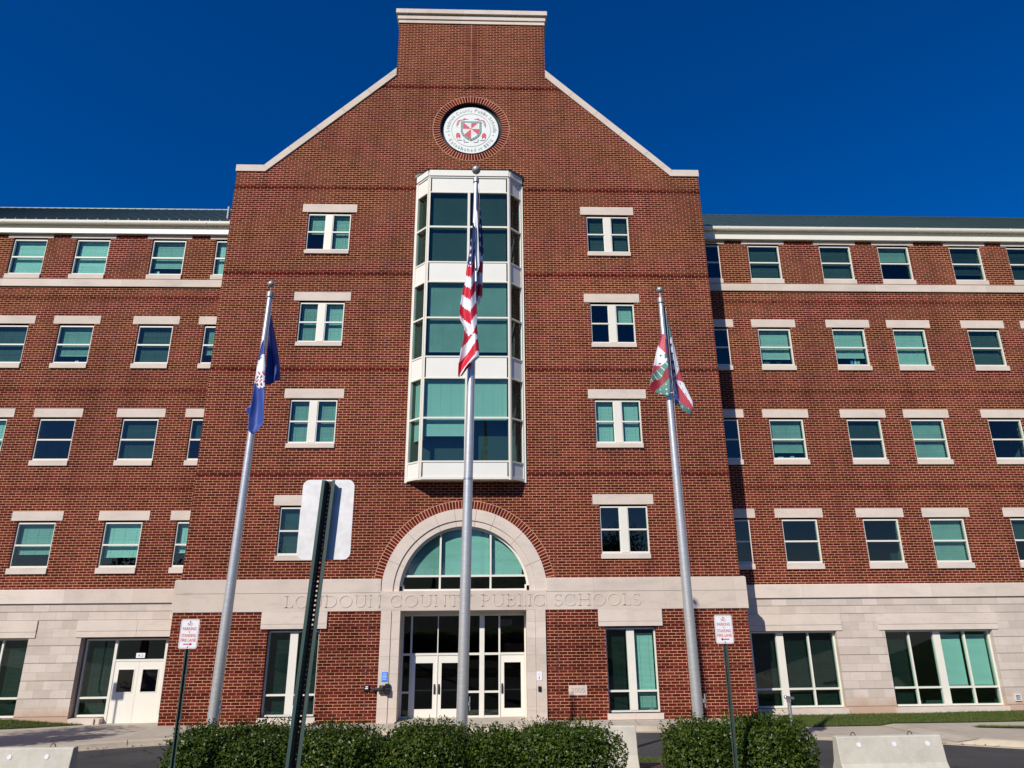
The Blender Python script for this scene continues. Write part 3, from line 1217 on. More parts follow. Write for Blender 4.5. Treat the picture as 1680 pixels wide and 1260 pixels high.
# date stone
ds = MB()
ds.box(3.74, 4.39, -.106, .0, .80, 1.125)
dso = ds.build("date_stone", M['lime'], B)
dt = MB()
text_tris("2005", .50, .16, 4.065, .965, -.109, dt)
dt.build("engraved_date", M['lime_cut_shade'], dso)


# --- window kit ---------------------------------------------------------------------
def bars(mb, x0, x1, z0, z1, t, y0, y1, mi=0):
    """four bars round a rectangle, butted end to end"""
    mb.box(x0, x0 + t, y0, y1, z0, z1, mi)
    mb.box(x1 - t, x1, y0, y1, z0, z1, mi)
    mb.box(x0 + t, x1 - t, y0, y1, z0, z0 + t, mi)
    mb.box(x0 + t, x1 - t, y0, y1, z1 - t, z1, mi)


def blind_mesh(x0, x1, ztop, zbot, y, closed=62, pitch=.040, jitter=.5):
    mb = MB()
    z = ztop - .05
    mb.box(x0, x1, y - .02, y + .025, ztop - .045, ztop)
    w = pitch * 1.12
    a0 = math.radians(closed)
    while z > zbot + .03:
        a = a0 + random.gauss(0, math.radians(2.2))
        dy, dz = math.cos(a) * w / 2, math.sin(a) * w / 2
        sag = random.gauss(0, .002)
        mb.poly([(x0 + .01, y - dy, z - dz), (x1 - .01, y - dy, z - dz + sag), (x1 - .01, y + dy, z + dz + sag), (x0 + .01, y + dy, z + dz)])
        z -= pitch
    mb.box(x0 + .01, x1 - .01, y - .012, y + .012, zbot, zbot + .025)
    n_ = 3 if x1 - x0 > 1.0 else 2
    for i in range(n_):
        x = x0 + (x1 - x0) * (i + .5) / n_
        mb.box(x - .003, x + .003, y - .028, y - .025, zbot, ztop - .04)
    return mb


TONE = {'l': ('blind_pale', 66), 'm': ('blind_mid', 62), 'g': ('blind_grey', 58), 'd': ('blind_open_shade', 52), 'k': ('blind_unlit', 48), 'w': ('blind_sky_bright', 66)}


def add_blind(parent, x0, x1, z0, z1, y, cov, tone):
    mat, ang = TONE[tone]
    mb = blind_mesh(x0, x1, z1, z1 - (z1 - z0) * cov, y, ang)
    return mb.build("blind", M[mat], parent, normals=False)


# shared meshes of the wing window
fw = MB()
h_ = 1.75
bars(fw, -.75, .75, 0, h_, .055, .055, .15)
fw.box(-.695, .695, .05, .145, h_ / 2 - .032, h_ / 2 + .032)
fw.box(-.697, .697, .065, .145, .053, .085)
W0 = None
gp = MB()
gp.box(-.70, .70, .098, .106, .05, h_ / 2 - .02)
gp.box(-.70, .70, .083, .091, h_ / 2 + .02, h_ - .05)
li = MB()
li.box(-1.0, 1.0, -.02, .2, h_ + .07, h_ + .445)
lt = MB()
lt.box(-1.0, 1.0, -.02, .2, h_ + .05, h_ + .215)
si = MB()
si.box(-.77, .77, -.06, .12, -.225, -.005)
proto = None


def wing_window(x, z0, cov, tone, top=False):
    global proto
    if proto is None:
        w = fw.build("window", M['cream'], B, (x, WY, z0))
        gl = gp.build("glass", M['glass'], w)
        ln = li.build("lintel", M['lime'], w, bevel=.006)
        sl = si.build("sill", M['lime'], w, bevel=.006)
        proto = (w, gl, ln, sl)
    else:
        w = copy_part(proto[0], B, (x, WY, z0))
        copy_part(proto[1], w)
        if not top:
            copy_part(proto[2], w)
        copy_part(proto[3], w)
    if top:
        if wing_window.top is None:
            wing_window.top = lt.build("lintel", M['lime'], w, bevel=.006)
        else:
            copy_part(wing_window.top, w)
    if cov:
        add_blind(w, -.68, .68, .07, h_ - .06, .24, cov, tone)
    return w


wing_window.top = None
N_ = (0, 'd')
LEFT = {   # row -> column -> (cover, tone)
    3: {},
}
BL_L = [[(1, 'w'), (.78, 'l'), (1, 'w'), (1, 'w'), (.8, 'm'), N_],
        [(.75, 'm'), (1, 'g'), (.80, 'm'), (1, 'g'), (1, 'm'), N_],
        [(.5, 'd'), (1, 'd'), N_, (1, 'l'), N_, (1, 'm')],
        [(.70, 'l'), (.80, 'l'), (.72, 'm'), (.6, 'm'), N_, N_]]
BL_R = [[N_, (.98, 'g'), (.40, 'm'), (.82, 'd'), (1, 'd'), (1, 'g')],
        [N_, (.82, 'l'), (.78, 'l'), (1, 'l'), (1, 'g'), (1, 'l')],
        [N_, (.84, 'm'), (1, 'd'), (1, 'm'), N_, (1, 'm')],
        [N_, N_, N_, (1, 'm'), (.5, 'd'), N_]]
# left F5 columns as seen: col1 shows desk things below the blind; right F5: columns 1, 2 grey, 3 half open
BL_R[0] = [N_, (.98, 'g'), (1, 'g'), (.40, 'm'), (.80, 'd'), (1, 'd')]
wing_holes = []
for sgn, BL in ((1, BL_R), (-1, BL_L)):
    for r, (z0, z1) in enumerate(WROWS):
        for c, x in enumerate(WCOLS):
            cov, tone = BL[r][c]
            wing_window(sgn * x, z0, cov, tone, top=(r == 0))

# wing walls
ZS = 4.45
for sgn in (1, -1):
    holes = [(sgn * x - WHW, sgn * x + WHW, z0 - .0, z0 + 1.75 + (.05 if r == 0 else .07)) for r, (z0, z1) in enumerate(WROWS) for x in WCOLS]
    mb = MB()
    a, b = (10.2, 46) if sgn > 0 else (-46, -10.2)
    grid_wall(mb, a, b, pair_bands(ZS, 20.3, [.1016 * k for k in (82, 123, 165)]), holes, WY)
    mb.poly([(sgn * 46, WY, -1), (sgn * 46, 18, -1), (sgn * 46, 18, 20.2), (sgn * 46, WY, 20.2)])
    mb.poly([(a, 18, -1), (b, 18, -1), (b, 18, 20.2), (a, 18, 20.2)])
    mb.build("wall", M['brick'], B, normals=False)
    # stone base of the wing
    st = MB()
    sh = [(10.15, 14.55, -.05, 2.77), (16.5, 20.82, -.05, 2.77), (22.8, 27.1, -.05, 2.77)]
    if sgn < 0:
        sh = [(-b_, -a_, c_, d_) for a_, b_, c_, d_ in sh]
        sh[0] = (-14.55, -10.2, -.30, 2.77)
    gz = [.03, .64, 1.25, 1.86, 2.47, 3.375, 3.68]
    gb_ = []
    c0 = -.6
    for q in gz:
        gb_ += [(c0, q - .009, 0), (q - .009, q + .009, .022)]
        c0 = q + .009
    gb_.append((c0, 3.985, 0))
    grid_wall(st, a, b, gb_, sh, WY, .46)
    st.build("stone_base", M['lime_block'], B, normals=False)
    sb = MB()
    sb.prism([(WY - .07, 3.985), (WY - .07, 4.47), (WY + .02, 4.51), (WY + .02, 3.985)], a, b, 'x')
    sb.build("stone_band", M['lime_band'], B)
    s5 = MB()
    s5.box(a, b, WY - .075, WY + .05, 17.34, 17.685)
    s5.build("string_course", M['lime_band'], B)
    # eaves
    co = MB()
    co.box(a, b, 1.635, 1.79, 19.935, 20.165)
    co.box(a, b, 1.70, 1.79, 20.17, 20.38)
    co.build("cornice", M['gutter'], B, bevel=.004)
    sf = MB()
    sf.box(a, b, 1.52, 1.85, 20.385, 20.40)
    sf.build("soffit", M['gutter'], B)
    gu = MB()
    gu.prism([(1.56, 20.345), (1.47, 20.35), (1.445, 20.40), (1.435, 20.495), (1.46, 20.495), (1.475, 20.42), (1.56, 20.42)], a, b, 'x')
    k = 12.0
    while k < 44:
        gu.box(sgn * k - .012, sgn * k + .012, 1.43, 1.45, 20.39, 20.505)
        k += 4.5
    gu.build("gutter", M['gutter'], B)
    rf = MB()
    e0, e1 = (1.45, 20.49), (9.5, 26.05)
    rf.poly([(a, *e0), (b, *e0), (b, *e1), (a, *e1)])
    rf.poly([(a, 18, 20.3), (b, 18, 20.3), (b, *e1), (a, *e1)])
    rf.poly([(sgn * 46, *e0), (sgn * 46, 18, 20.3), (sgn * 46, *e1)])
    L_ = math.hypot(e1[0] - e0[0], e1[1] - e0[1])
    ny_, nz_ = -(e1[1] - e0[1]) / L_, (e1[0] - e0[0]) / L_
    k = a + .2
    while k < b:
        for dx in (-.012, .012):
            rf.poly([(k + dx, e0[0], e0[1]), (k + dx, e0[0] + ny_ * .03, e0[1] + nz_ * .03), (k + dx, e1[0] + ny_ * .03, e1[1] + nz_ * .03), (k + dx, *e1)])
        rf.poly([(k - .012, e0[0] + ny_ * .03, e0[1] + nz_ * .03), (k + .012, e0[0] + ny_ * .03, e0[1] + nz_ * .03), (k + .012, e1[0] + ny_ * .03, e1[1] + nz_ * .03), (k - .012, e1[0] + ny_ * .03, e1[1] + nz_ * .03)])
        rf.poly([(k - .012, e0[0], e0[1]), (k + .012, e0[0], e0[1]), (k + .012, e0[0] + ny_ * .03, e0[1] + nz_ * .03), (k - .012, e0[0] + ny_ * .03, e0[1] + nz_ * .03)])
        k += .46
    # snow rail brackets just above the eave
    k = a + .43
    while k < b:
        t = .035
        y_, z_ = e0[0] + (e1[0] - e0[0]) * t, e0[1] + (e1[1] - e0[1]) * t
        rf.box(k - .015, k + .015, y_ - .01, y_ + .02, z_, z_ + .06)
        k += .46
    rf.box(a, b, 9.45, 9.55, 26.03, 26.09)
    rf.build("roof", M['roof'], B, normals=False)
    # closing pieces
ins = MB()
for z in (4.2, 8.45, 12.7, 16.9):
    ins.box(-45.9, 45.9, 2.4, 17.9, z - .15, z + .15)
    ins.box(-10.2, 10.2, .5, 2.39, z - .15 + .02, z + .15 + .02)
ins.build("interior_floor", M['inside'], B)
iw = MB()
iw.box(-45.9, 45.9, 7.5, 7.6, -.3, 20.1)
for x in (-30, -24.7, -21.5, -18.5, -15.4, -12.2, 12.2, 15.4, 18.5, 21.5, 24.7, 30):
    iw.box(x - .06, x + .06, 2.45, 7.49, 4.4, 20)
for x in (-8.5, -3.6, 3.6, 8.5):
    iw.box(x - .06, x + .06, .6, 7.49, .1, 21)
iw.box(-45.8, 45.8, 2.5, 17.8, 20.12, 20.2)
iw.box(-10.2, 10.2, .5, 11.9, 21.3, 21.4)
iw.build("interior_wall_backing", M['inside'], B)
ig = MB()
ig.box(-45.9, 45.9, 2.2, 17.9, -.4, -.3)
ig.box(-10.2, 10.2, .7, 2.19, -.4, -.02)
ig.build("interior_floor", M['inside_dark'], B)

# gable windows in pairs
fg = MB()
bars(fg, -.93, .93, 0, 1.77, .05, .055, .15)
fg.box(-.145, .145, .045, .16, .05, 1.72)
for s in (-1, 1):
    a, b = sorted((s * .145, s * .88))
    fg.box(a, b, .05, .145, .87, .93)
    fg.box(a, b, .066, .145, .05, .085)
    a, b = sorted((s * .145, s * .18))
    fg.box(a, b, .066, .145, .085, 1.72)
fgg = MB()
for s in (-1, 1):
    a, b = sorted((s * .14, s * .89))
    fgg.box(a, b, .098, .106, .05, .88)
    fgg.box(a, b, .083, .091, .92, 1.73)
lg = MB()
lg.box(-1.175, 1.175, -.02, .2, 1.84, 2.23)
sg = MB()
sg.box(-.94, .94, -.06, .12, -.18, -.004)
gproto = None
GB = {(-1, 0): ((.5, 'l'), (1, 'l')), (-1, 1): ((1, 'm'), (1, 'l')), (-1, 2): ((1, 'm'), (1, 'm')), (-1, 3): ((1, 'd'), (1, 'd')),
      (1, 0): ((1, 'g'), (1, 'g')), (1, 1): (N_, (.47, 'l')), (1, 2): ((1, 'l'), (1, 'l')), (1, 3): (N_, N_)}
for s in (-1, 1):
    for r, (z0, z1) in enumerate(GROWS):
        loc = (s * GX, 0, z0)
        if gproto is None:
            w = fg.build("window", M['cream'], B, loc)
            gproto = (w, fgg.build("glass", M['glass'], w), lg.build("lintel", M['lime'], w, bevel=.006), sg.build("sill", M['lime'], w, bevel=.006))
        else:
            w = copy_part(gproto[0], B, loc)
            for q in gproto[1:]:
                copy_part(q, w)
        for k, (cov, tone) in enumerate(GB[(s, r)]):
            if cov:
                a, b = ((-.86, -.18), (.18, .86))[k]
                add_blind(w, a, b, .06, 1.71, .24, cov, tone)

# tall windows of the ground storey in the gable
for s in (-1, 1):
    mb = MB()
    bars(mb, -.92, .92, 0, 2.80, .055, .07, .17)
    mb.box(-.14, .14, .06, .18, .055, 2.745)
    for q in (-1, 1):
        a, b = sorted((q * .14, q * .865))
        mb.box(a, b, .068, .165, .655, .715)
    w = mb.build("window", M['cream'], B, (s * GX, .0, .21))
    gb = MB()
    for q in (-1, 1):
        a, b = sorted((q * .138, q * .87))
        gb.box(a, b, .11, .118, .05, .67)
        gb.box(a, b, .11, .118, .70, 2.75)
    gb.build("glass", M['glass'], w)
    lm = MB()
    lm.box(-1.17, 1.17, -.145, .2, 3.03 - .16, 3.03 + .03)
    lm.box(-1.17, 1.17, -.155, .2, 3.035, 3.449)
    lm.build("lintel", M['lime'], w, bevel=.006)
    sm = MB()
    sm.box(-.99, .0, -.17, .12, -.20, -.005)
    sm.box(.004, .99, -.17, .12, -.20, -.005)
    sm.build("sill", M['lime'], w, bevel=.006)
    if s > 0:
        add_blind(w, .17, .85, .62, 2.72, .26, .92, 'l').location.z = -.12
        add_blind(w, -.85, -.17, .06, 2.72, .30, 1, 'k')
        add_blind(w, .17, .85, .06, .60, .26, .95, 'm')
    else:
        add_blind(w, -.85, -.17, .06, 2.72, .30, 1, 'k')
        add_blind(w, .17, .85, .06, 2.72, .30, 1, 'k')

# wide windows in the stone base
def wide_window(x0, x1, tones, y=WY):
    c = (x0 + x1) / 2
    hw_ = (x1 - x0) / 2
    mb = MB()
    bars(mb, -hw_, hw_, 0, 2.74, .06, .21, .32)
    mb.box(-.145, .145, .20, .33, .06, 2.68)
    lights = []
    for q in (-1, 1):
        a, b = sorted((q * .145, q * (hw_ - .06)))
        m = (a + b) / 2
        mb.box(m - .035, m + .035, .205, .315, .06, .62)
        mb.box(m - .035, m + .035, .205, .315, .685, 2.68)
        mb.box(a, b, .208, .315, .62, .685)
        lights += [(a, m - .035), (m + .035, b)]
    w = mb.build("window", M['cream'], B, (c, y, -.02))
    gb = MB()
    for a, b in lights:
        gb.box(a - .005, b + .005, .26, .268, .05, .64)
        gb.box(a - .005, b + .005, .26, .268, .67, 2.70)
    gb.build("glass", M['glass'], w)
    lm = MB()
    lm.box(-hw_ - .24, -.002, -.035, .2, 2.77, 2.975)
    lm.box(.002, hw_ + .24, -.035, .2, 2.77, 2.975)
    lm.box(-hw_ - .24, -.002, -.045, .2, 2.985, 3.39)
    lm.box(.002, hw_ + .24, -.045, .2, 2.985, 3.39)
    lm.build("lintel", M['lime'], w, bevel=.006)
    sm = MB()
    sm.box(-hw_ - .05, -.002, -.08, .23, -.25, -.02)
    sm.box(.002, hw_ + .05, -.08, .23, -.25, -.02)
    sm.build("sill", M['lime'], w, bevel=.006)
    for (a, b), t in zip(lights, tones):
        if t:
            cov, tone = t
            add_blind(w, a + .03, b - .03, .68 if cov < 1 else .07, 2.55 if cov < 1 else 2.66, .41, 1, tone)
    return w


wide_window(10.15, 14.55, [N_, (1, 'k'), (1, 'k'), (1, 'k')])
wide_window(16.5, 20.82, [(1, 'k'), None, (.9, 'l'), (.9, 'l')])
wide_window(22.8, 27.1, [(1, 'k'), (1, 'k'), (1, 'k'), (1, 'k')])
wide_window(-20.82, -16.5, [(1, 'k'), (1, 'k'), (1, 'k'), (1, 'k')])
wide_window(-27.1, -22.8, [(1, 'k'), (1, 'k'), (1, 'k'), (1, 'k')])

# left wing service entrance: side light, transom and a pair of flush doors
se = MB()
y0, y1 = 2.06, 2.16
se.box(-14.46, -14.40, y0, y1, -.03, 2.68)
se.box(-13.37, -13.27, y0 - .004, y1, -.28, 2.68)
se.box(-11.47, -11.38, y0, y1, -.28, 2.68)
se.box(-14.40, -13.37, y0, y1, 2.62, 2.68)
se.box(-13.27, -11.47, y0, y1, 2.62, 2.68)
se.box(-14.40, -13.37, y0, y1, .58, .645)
se.box(-14.40, -13.37, y0, y1, -.03, .04)
se.box(-13.27, -11.47, y0, y1, 1.87, 1.94)
se.box(-11.38, -10.15, y0, y1, 2.62, 2.68)
se.box(-11.38, -10.15, y0, y1, -.28, .0)
w = se.build("service_entrance", M['cream'], B)
gb = MB()
gb.box(-14.41, -13.36, 2.10, 2.108, .03, .6)
gb.box(-14.41, -13.36, 2.10, 2.108, .63, 2.63)
gb.box(-13.28, -11.46, 2.10, 2.108, 1.93, 2.63)
gb.box(-11.38, -10.2, 2.10, 2.108, .0, 2.63)
gb.build("glass", M['glass'], w)
add_blind(w, -14.36, -13.42, .05, 2.6, 2.26, 1, 'k')
for a, b, hx in ((-13.262, -12.372, -12.43), (-12.364, -11.478, -12.30)):
    d = MB()
    za, zb = -.26, 1.862
    wx0, wx1 = (a + .17, a + .17 + .57)
    yy0, yy1 = 2.075, 2.125
    d.box(a, wx0, yy0, yy1, za, zb)
    d.box(wx1, b, yy0, yy1, za, zb)
    d.box(wx0, wx1, yy0, yy1, za, .80)
    d.box(wx0, wx1, yy0, yy1, 1.58, zb)
    bars(d, wx0 - .03, wx1 + .03, .77, 1.61, .03, yy0 - .012, yy0)
    dd = d.build("door", M['door'], B)
    gq = MB()
    gq.box(wx0, wx1, 2.098, 2.104, .80, 1.58)
    gq.build("glass", M['glass_grey'], dd)
lm = MB()
lm.box(-14.76, -12.51, WY - .035, WY + .2, 2.755, 2.965)
lm.box(-12.505, -10.3, WY - .035, WY + .2, 2.755, 2.965)
lm.box(-14.76, -12.51, WY - .045, WY + .2, 2.975, 3.37)
lm.box(-12.505, -10.3, WY - .045, WY + .2, 2.975, 3.37)
lm.build("lintel", M['lime'], w, bevel=.006)
sm = MB()
sm.box(-14.5, -13.55, WY - .08, 2.06, -.28, -.05)
sm.box(-13.546, -13.38, WY - .02, 2.06, -.28, -.06)
sm.build("sill", M['lime'], w, bevel=.006)
ns = MB()
ns.box(-12.53, -12.20, 2.07, 2.085, 1.985, 2.16)
nso = ns.build("door_number", M['white_paper'], B)
nt = MB()
text_tris("A-2", .20, .085, -12.365, 2.072, 2.067, nt)
nt.build("lettering", M['black'], nso)

# --- main entrance --------------------------------------------------------------------
EY = .62
en = MB()
y0, y1 = EY, EY + .12
TOP = 3.52
for a, b in ((-2.28, -2.22), (-1.965, -1.90), (-.978, -.945), (.0, .045), (.57, .75), (1.27, 1.335), (2.225, 2.28)):
    en.box(a, b, y0 - (.01 if b - a > .1 else 0), y1, .0, TOP)
for a, b in ((-2.22, -1.965), (-1.90, -.978), (-.945, .0), (.045, .57), (.75, 1.27), (1.335, 2.225)):
    en.box(a, b, y0 + .004, y1, TOP - .07, TOP)
    en.box(a, b, y0 + .004, y1, 2.09, 2.165)
for a, b in ((-2.22, -1.965), (.045, .57), (.75, 1.27)):
    en.box(a, b, y0 + .004, y1, .82, .885)
    en.box(a, b, y0 + .004, y1, .0, .075)
en.box(-2.28, 2.28, y0 + .02, y1, TOP + .002, 3.62)
ent = en.build("entrance_frame", M['cream'], B)
gb = MB()
for a, b in ((-2.22, -1.965), (-1.90, -.978), (-.945, .0), (.045, .57), (.75, 1.27), (1.335, 2.225)):
    gb.box(a - .005, b + .005, EY + .05, EY + .058, 2.16, TOP - .06)
for a, b in ((-2.22, -1.965), (.045, .57), (.75, 1.27)):
    gb.box(a - .005, b + .005, EY + .05, EY + .058, .07, .83)
    gb.box(a - .005, b + .005, EY + .05, EY + .058, .88, 2.10)
gb.build("glass", M['glass_grey'], ent)
for a, b, hx in ((-1.895, -.982, -1.045), (-.941, -.004, -.885), (1.34, 2.22, 1.405)):
    d = MB()
    yy0, yy1 = EY + .03, EY + .085
    s0, s1, z0, z1 = .135, .135, .30, 1.83
    d.box(a, a + s0, yy0, yy1, .02, 2.085)
    d.box(b - s1, b, yy0, yy1, .02, 2.085)
    d.box(a + s0, b - s1, yy0, yy1, .02, z0)
    d.box(a + s0, b - s1, yy0, yy1, z1, 2.085)
    dd = d.build("door", M['door'], B)
    gq = MB()
    gq.box(a + s0 - .005, b - s1 + .005, yy0 + .02, yy0 + .028, z0 - .01, z1 + .01)
    gq.build("glass", M['glass_grey'], dd)
    hq = MB()
    hq.box(hx - .035, hx + .035, yy0 - .006, yy0, .78, 1.12)
    hq.tube([(hx, yy0 - .005, .83), (hx, yy0 - .055, .83), (hx, yy0 - .055, 1.07), (hx, yy0 - .005, 1.07)], .014, 8)
    hq.build("handle", M['charcoal'], dd)
    pb = MB()
    pb.box(a + s0, b - s1, yy1 + .01, yy1 + .05, .88, .93)
    pb.build("push_bar", M['steel'], dd)
    for hz_ in (.3, 1.1, 1.85):
        pass
# lobby beyond: dark back wall and exit sign
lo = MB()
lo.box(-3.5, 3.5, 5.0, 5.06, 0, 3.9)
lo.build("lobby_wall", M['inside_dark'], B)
ex = MB()
ex.box(1.36, 1.80, 1.6, 1.63, 3.05, 3.27)
exo = ex.build("exit_sign", M['white_paper'], B)
et = MB()
text_tris("EXIT", .34, .13, 1.58, 3.16, 1.597, et)
et.build("lettering", M['sign_red'], exo)

# --- arched window --------------------------------------------------------------------
aw = MB()
aw.ring(AC[0], AC[1], 2.31, 2.40, .16, .26, math.radians(6.1), math.radians(173.9), 96)
aw.box(-2.29, 2.31, .16, .26, 4.347, 4.41)
aw.box(-2.29, -2.22, .161, .259, 4.41, 4.56)
aw.box(2.24, 2.31, .161, .259, 4.41, 4.56)
aw.box(-2.27, 2.29, .162, .258, 4.835, 4.905)
for x in (-.91, .97):
    aw.box(x - .035, x + .035, .158, .262, 4.41, 4.835)
    aw.box(x - .035, x + .035, .158, .262, 4.905, AC[1] + math.sqrt(2.35 ** 2 - x * x))
awo = aw.build("arched_window", M['cream'], B)
gb = MB()
n_ = 48
a0 = math.asin((4.36 - AC[1]) / 2.36)
pts = [(AC[0] + 2.36 * math.cos(a0 + (math.pi - 2 * a0) * i / n_), AC[1] + 2.36 * math.sin(a0 + (math.pi - 2 * a0) * i / n_)) for i in range(n_ + 1)]
gb.prism(pts, .205, .213, 'y')
gb.build("glass", M['glass'], awo)
for xa, xb, tone in ((-2.1, -.96, 'm'), (-.86, .92, 'l'), (1.02, 2.15, 'l')):
    mb = MB()
    z = 4.93
    xm = []
    while z < 6.62:
        r = math.sqrt(max(0, 2.33 ** 2 - (z - AC[1]) ** 2))
        p, q = max(xa, AC[0] - r), min(xb, AC[0] + r)
        if q - p > .05:
            a = math.radians(64 + random.gauss(0, 2))
            dy, dz = math.cos(a) * .0225, math.sin(a) * .0225
            mb.poly([(p, .36 - dy, z - dz), (q, .36 - dy, z - dz), (q, .36 + dy, z + dz), (p, .36 + dy, z + dz)])
        z += .04
    mb.build("blind", M[TONE[tone][0]], awo, normals=False)

# --- canted bay -----------------------------------------------------------------------
BH0, BH1, BD = 2.27, 1.72, .62          # half width at the wall, at the front, projection


def bay_pt(side, t, z, out=0.):
    """side -1 / 0 / 1: left cheek, front, right cheek; t 0..1 along it (left to right)"""
    n0 = Vector((-BD, -(BH0 - BH1), 0)).normalized()
    if side == 0:
        return Vector((-BH1 + 2 * BH1 * t, -BD - out, z))
    if side < 0:
        p = Vector((-BH0, -.03, z)).lerp(Vector((-BH1, -BD, z)), t)
        return p + Vector((n0.x, n0.y, 0)) * out
    p = Vector((BH1, -BD, z)).lerp(Vector((BH0, -.03, z)), t)
    return p + Vector((-n0.x, n0.y, 0)) * out


def bay_slab(mb, side, t0, t1, z0, z1, o0, o1, mi=0):
    """a block lying on one face of the bay between two depths"""
    P = [bay_pt(side, t, z, o) for o in (o1, o0) for z in (z0, z1) for t in (t0, t1)]
    k = len(mb.v)
    mb.v += [tuple(p) for p in P]
    for q in ((0, 1, 3, 2), (4, 6, 7, 5), (0, 4, 5, 1), (2, 3, 7, 6), (0, 2, 6, 4), (1, 5, 7, 3)):
        mb.f.append(tuple(k + i for i in q))
        mb.mi.append(mi)


LEV = [(9.06, 10.70, 10.77, 12.33), (13.28, 14.89, 14.96, 16.50), (17.46, 19.05, 19.13, 20.75)]     # sill, rail bottom / top, head
SPAN = [(8.45, 9.0), (12.38, 13.22), (16.55, 17.40), (20.80, 21.47)]
bayf = MB()
for side in (-1, 0, 1):
    L_ = {0: 2 * BH1}.get(side, math.hypot(BH0 - BH1, BD - .03))
    e = .07 / L_
    bayf_rows = [(8.35, 8.45), (9.0, 9.06), (12.33, 12.38), (13.22, 13.28), (16.50, 16.55), (17.40, 17.46), (20.75, 20.80)] + [(b, c) for a, b, c, d in LEV]
    ea, eb = e, 1 - e
    for z0, z1 in bayf_rows:
        bayf_d = .028
        bay_slab(bayf, side, ea, eb, z0, z1, -.08, bayf_d)
    bay_slab(bayf, side, 0, ea, 8.33, 21.5, -.08, .032)
    bay_slab(bayf, side, eb, 1, 8.33, 21.5, -.08, .032)
for a, b, c, d in LEV:
    for z0, z1 in ((a, b), (c, d)):
        bay_slab(bayf, 0, .498 - .012, .498 + .012 + .006, z0, z1, -.075, .03)
for s in (-1, 1):
    a, b = sorted((s * 2.25, s * 2.345))
    bayf.box(a, b, -.06, .02, 8.30, 21.5)
bayo = bayf.build("bay_window", M['cream'], B)
for side in (-1, 0, 1):
    for z0, z1 in SPAN:
        pn = MB()
        bay_slab(pn, side, .035, .965, z0 - .01, z1 + .01, -.03, .004)
        pn.build("panel", M['panel'], bayo)
cp = MB()
# crown: fascia with a step
for side in (-1, 0, 1):
    bay_slab(cp, side, -.0, 1.0, 21.49, 21.56, -.05, .045)
    bay_slab(cp, side, -.0, 1.0, 21.565, 21.86, -.05, .085)
cp.build("fascia", M['panel'], bayo)
br = MB()
A_ = [(-2.5, .0, 22.02), (-1.83, -.76, 21.865), (1.83, -.76, 21.865), (2.5, .0, 22.02)]
A_ = [(-2.42, -.02, 21.868), (-1.80, -.735, 21.868), (1.80, -.735, 21.868), (2.42, -.02, 21.868)]
T_ = [(-2.42, .0, 22.05), (-1.75, -.05, 22.25), (1.75, -.05, 22.25), (2.42, .0, 22.05)]
br.poly([A_[1], A_[2], T_[2], T_[1]])
br.poly([A_[0], A_[1], T_[1], T_[0]])
br.poly([A_[2], A_[3], T_[3], T_[2]])
br.poly(A_)
for x in (-1.2, -.4, .4, 1.2):
    br.box(x - .015, x + .015, -.72, -.05, 21.88, 21.93)
br.build("bay_roof", M['roof'], bayo, normals=False)
bs = MB()
bs.prism([(-2.26, -.0), (-1.71, -.60), (1.71, -.60), (2.26, -.0)], 8.36, 8.38, 'z')
bs.build("bay_soffit", M['panel'], bayo)
bg_ = MB()
for side in (-1, 0, 1):
    for a, b, c, d in LEV:
        for z0, z1 in ((a, b), (c, d)):
            bay_slab(bg_, side, .03, .97, z0 - .02, z1 + .02, -.035, -.028)
bg_.build("glass", M['glass'], bayo)
# blinds of the bay: (level, lights)
def bay_blind(side, t0, t1, z0, z1, tone):
    mb = MB()
    mat, ang = TONE[tone]
    z = z1 - .05
    inset = -.17
    for q in (0,):
        bay_slab(mb, side, t0, t1, z1 - .05, z1, inset - .02, inset + .02)
    a = math.radians(ang)
    while z > z0 + .02:
        dy, dz = math.cos(a) * .0225, math.sin(a) * .0225
        P = [bay_pt(side, t0, z - dz, inset + dy), bay_pt(side, t1, z - dz, inset + dy), bay_pt(side, t1, z + dz, inset - dy), bay_pt(side, t0, z + dz, inset - dy)]
        mb.poly(P)
        z -= .04
    bay_slab(mb, side, t0, t1, z0, z0 + .02, inset - .01, inset + .01)
    n_ = 4
    for i in range(n_ if side == 0 else 1):
        t = t0 + (t1 - t0) * (i + .5) / (n_ if side == 0 else 1)
        w_ = .002 / 3.4
        bay_slab(mb, side, t - w_, t + w_, z0, z1, inset + .024, inset + .027)
    mb.build("blind", M[mat], bayo, normals=False)


bay_blind(0, .035, .485, 17.46, 20.75, 'g')
bay_blind(0, .52, .965, 17.46, 20.75, 'g')
bay_blind(0, .035, .485, 13.50, 16.50, 'm')
bay_blind(0, .52, .965, 13.50, 16.50, 'm')
bay_blind(0, .035, .485, 10.05, 12.33, 'l')
bay_blind(0, .52, .965, 10.66, 12.33, 'l')
bay_blind(-1, .2, .97, 9.9, 12.33, 'l')
bay_blind(-1, .2, .97, 13.3, 16.5, 'g')
bay_blind(-1, .2, .97, 17.5, 20.75, 'g')
bay_blind(1, .05, .8, 10.1, 12.33, 'g')
bay_blind(1, .05, .8, 13.3, 16.5, 'd')
bay_blind(1, .05, .8, 17.5, 20.75, 'd')
bay_dark_sheet = MB()  # dark sheet over the brick, standing in for the unlit room
bay_dark_sheet.box(-2.22, 2.22, -.02, -.012, 8.5, 21.4)
bay_dark_sheet.build("interior_wall_backing", M['inside_dark'], bayo)
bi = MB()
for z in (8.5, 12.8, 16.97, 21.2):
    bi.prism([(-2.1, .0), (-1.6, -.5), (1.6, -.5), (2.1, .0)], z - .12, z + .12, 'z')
bi.build("interior_floor", M['inside'], bayo)

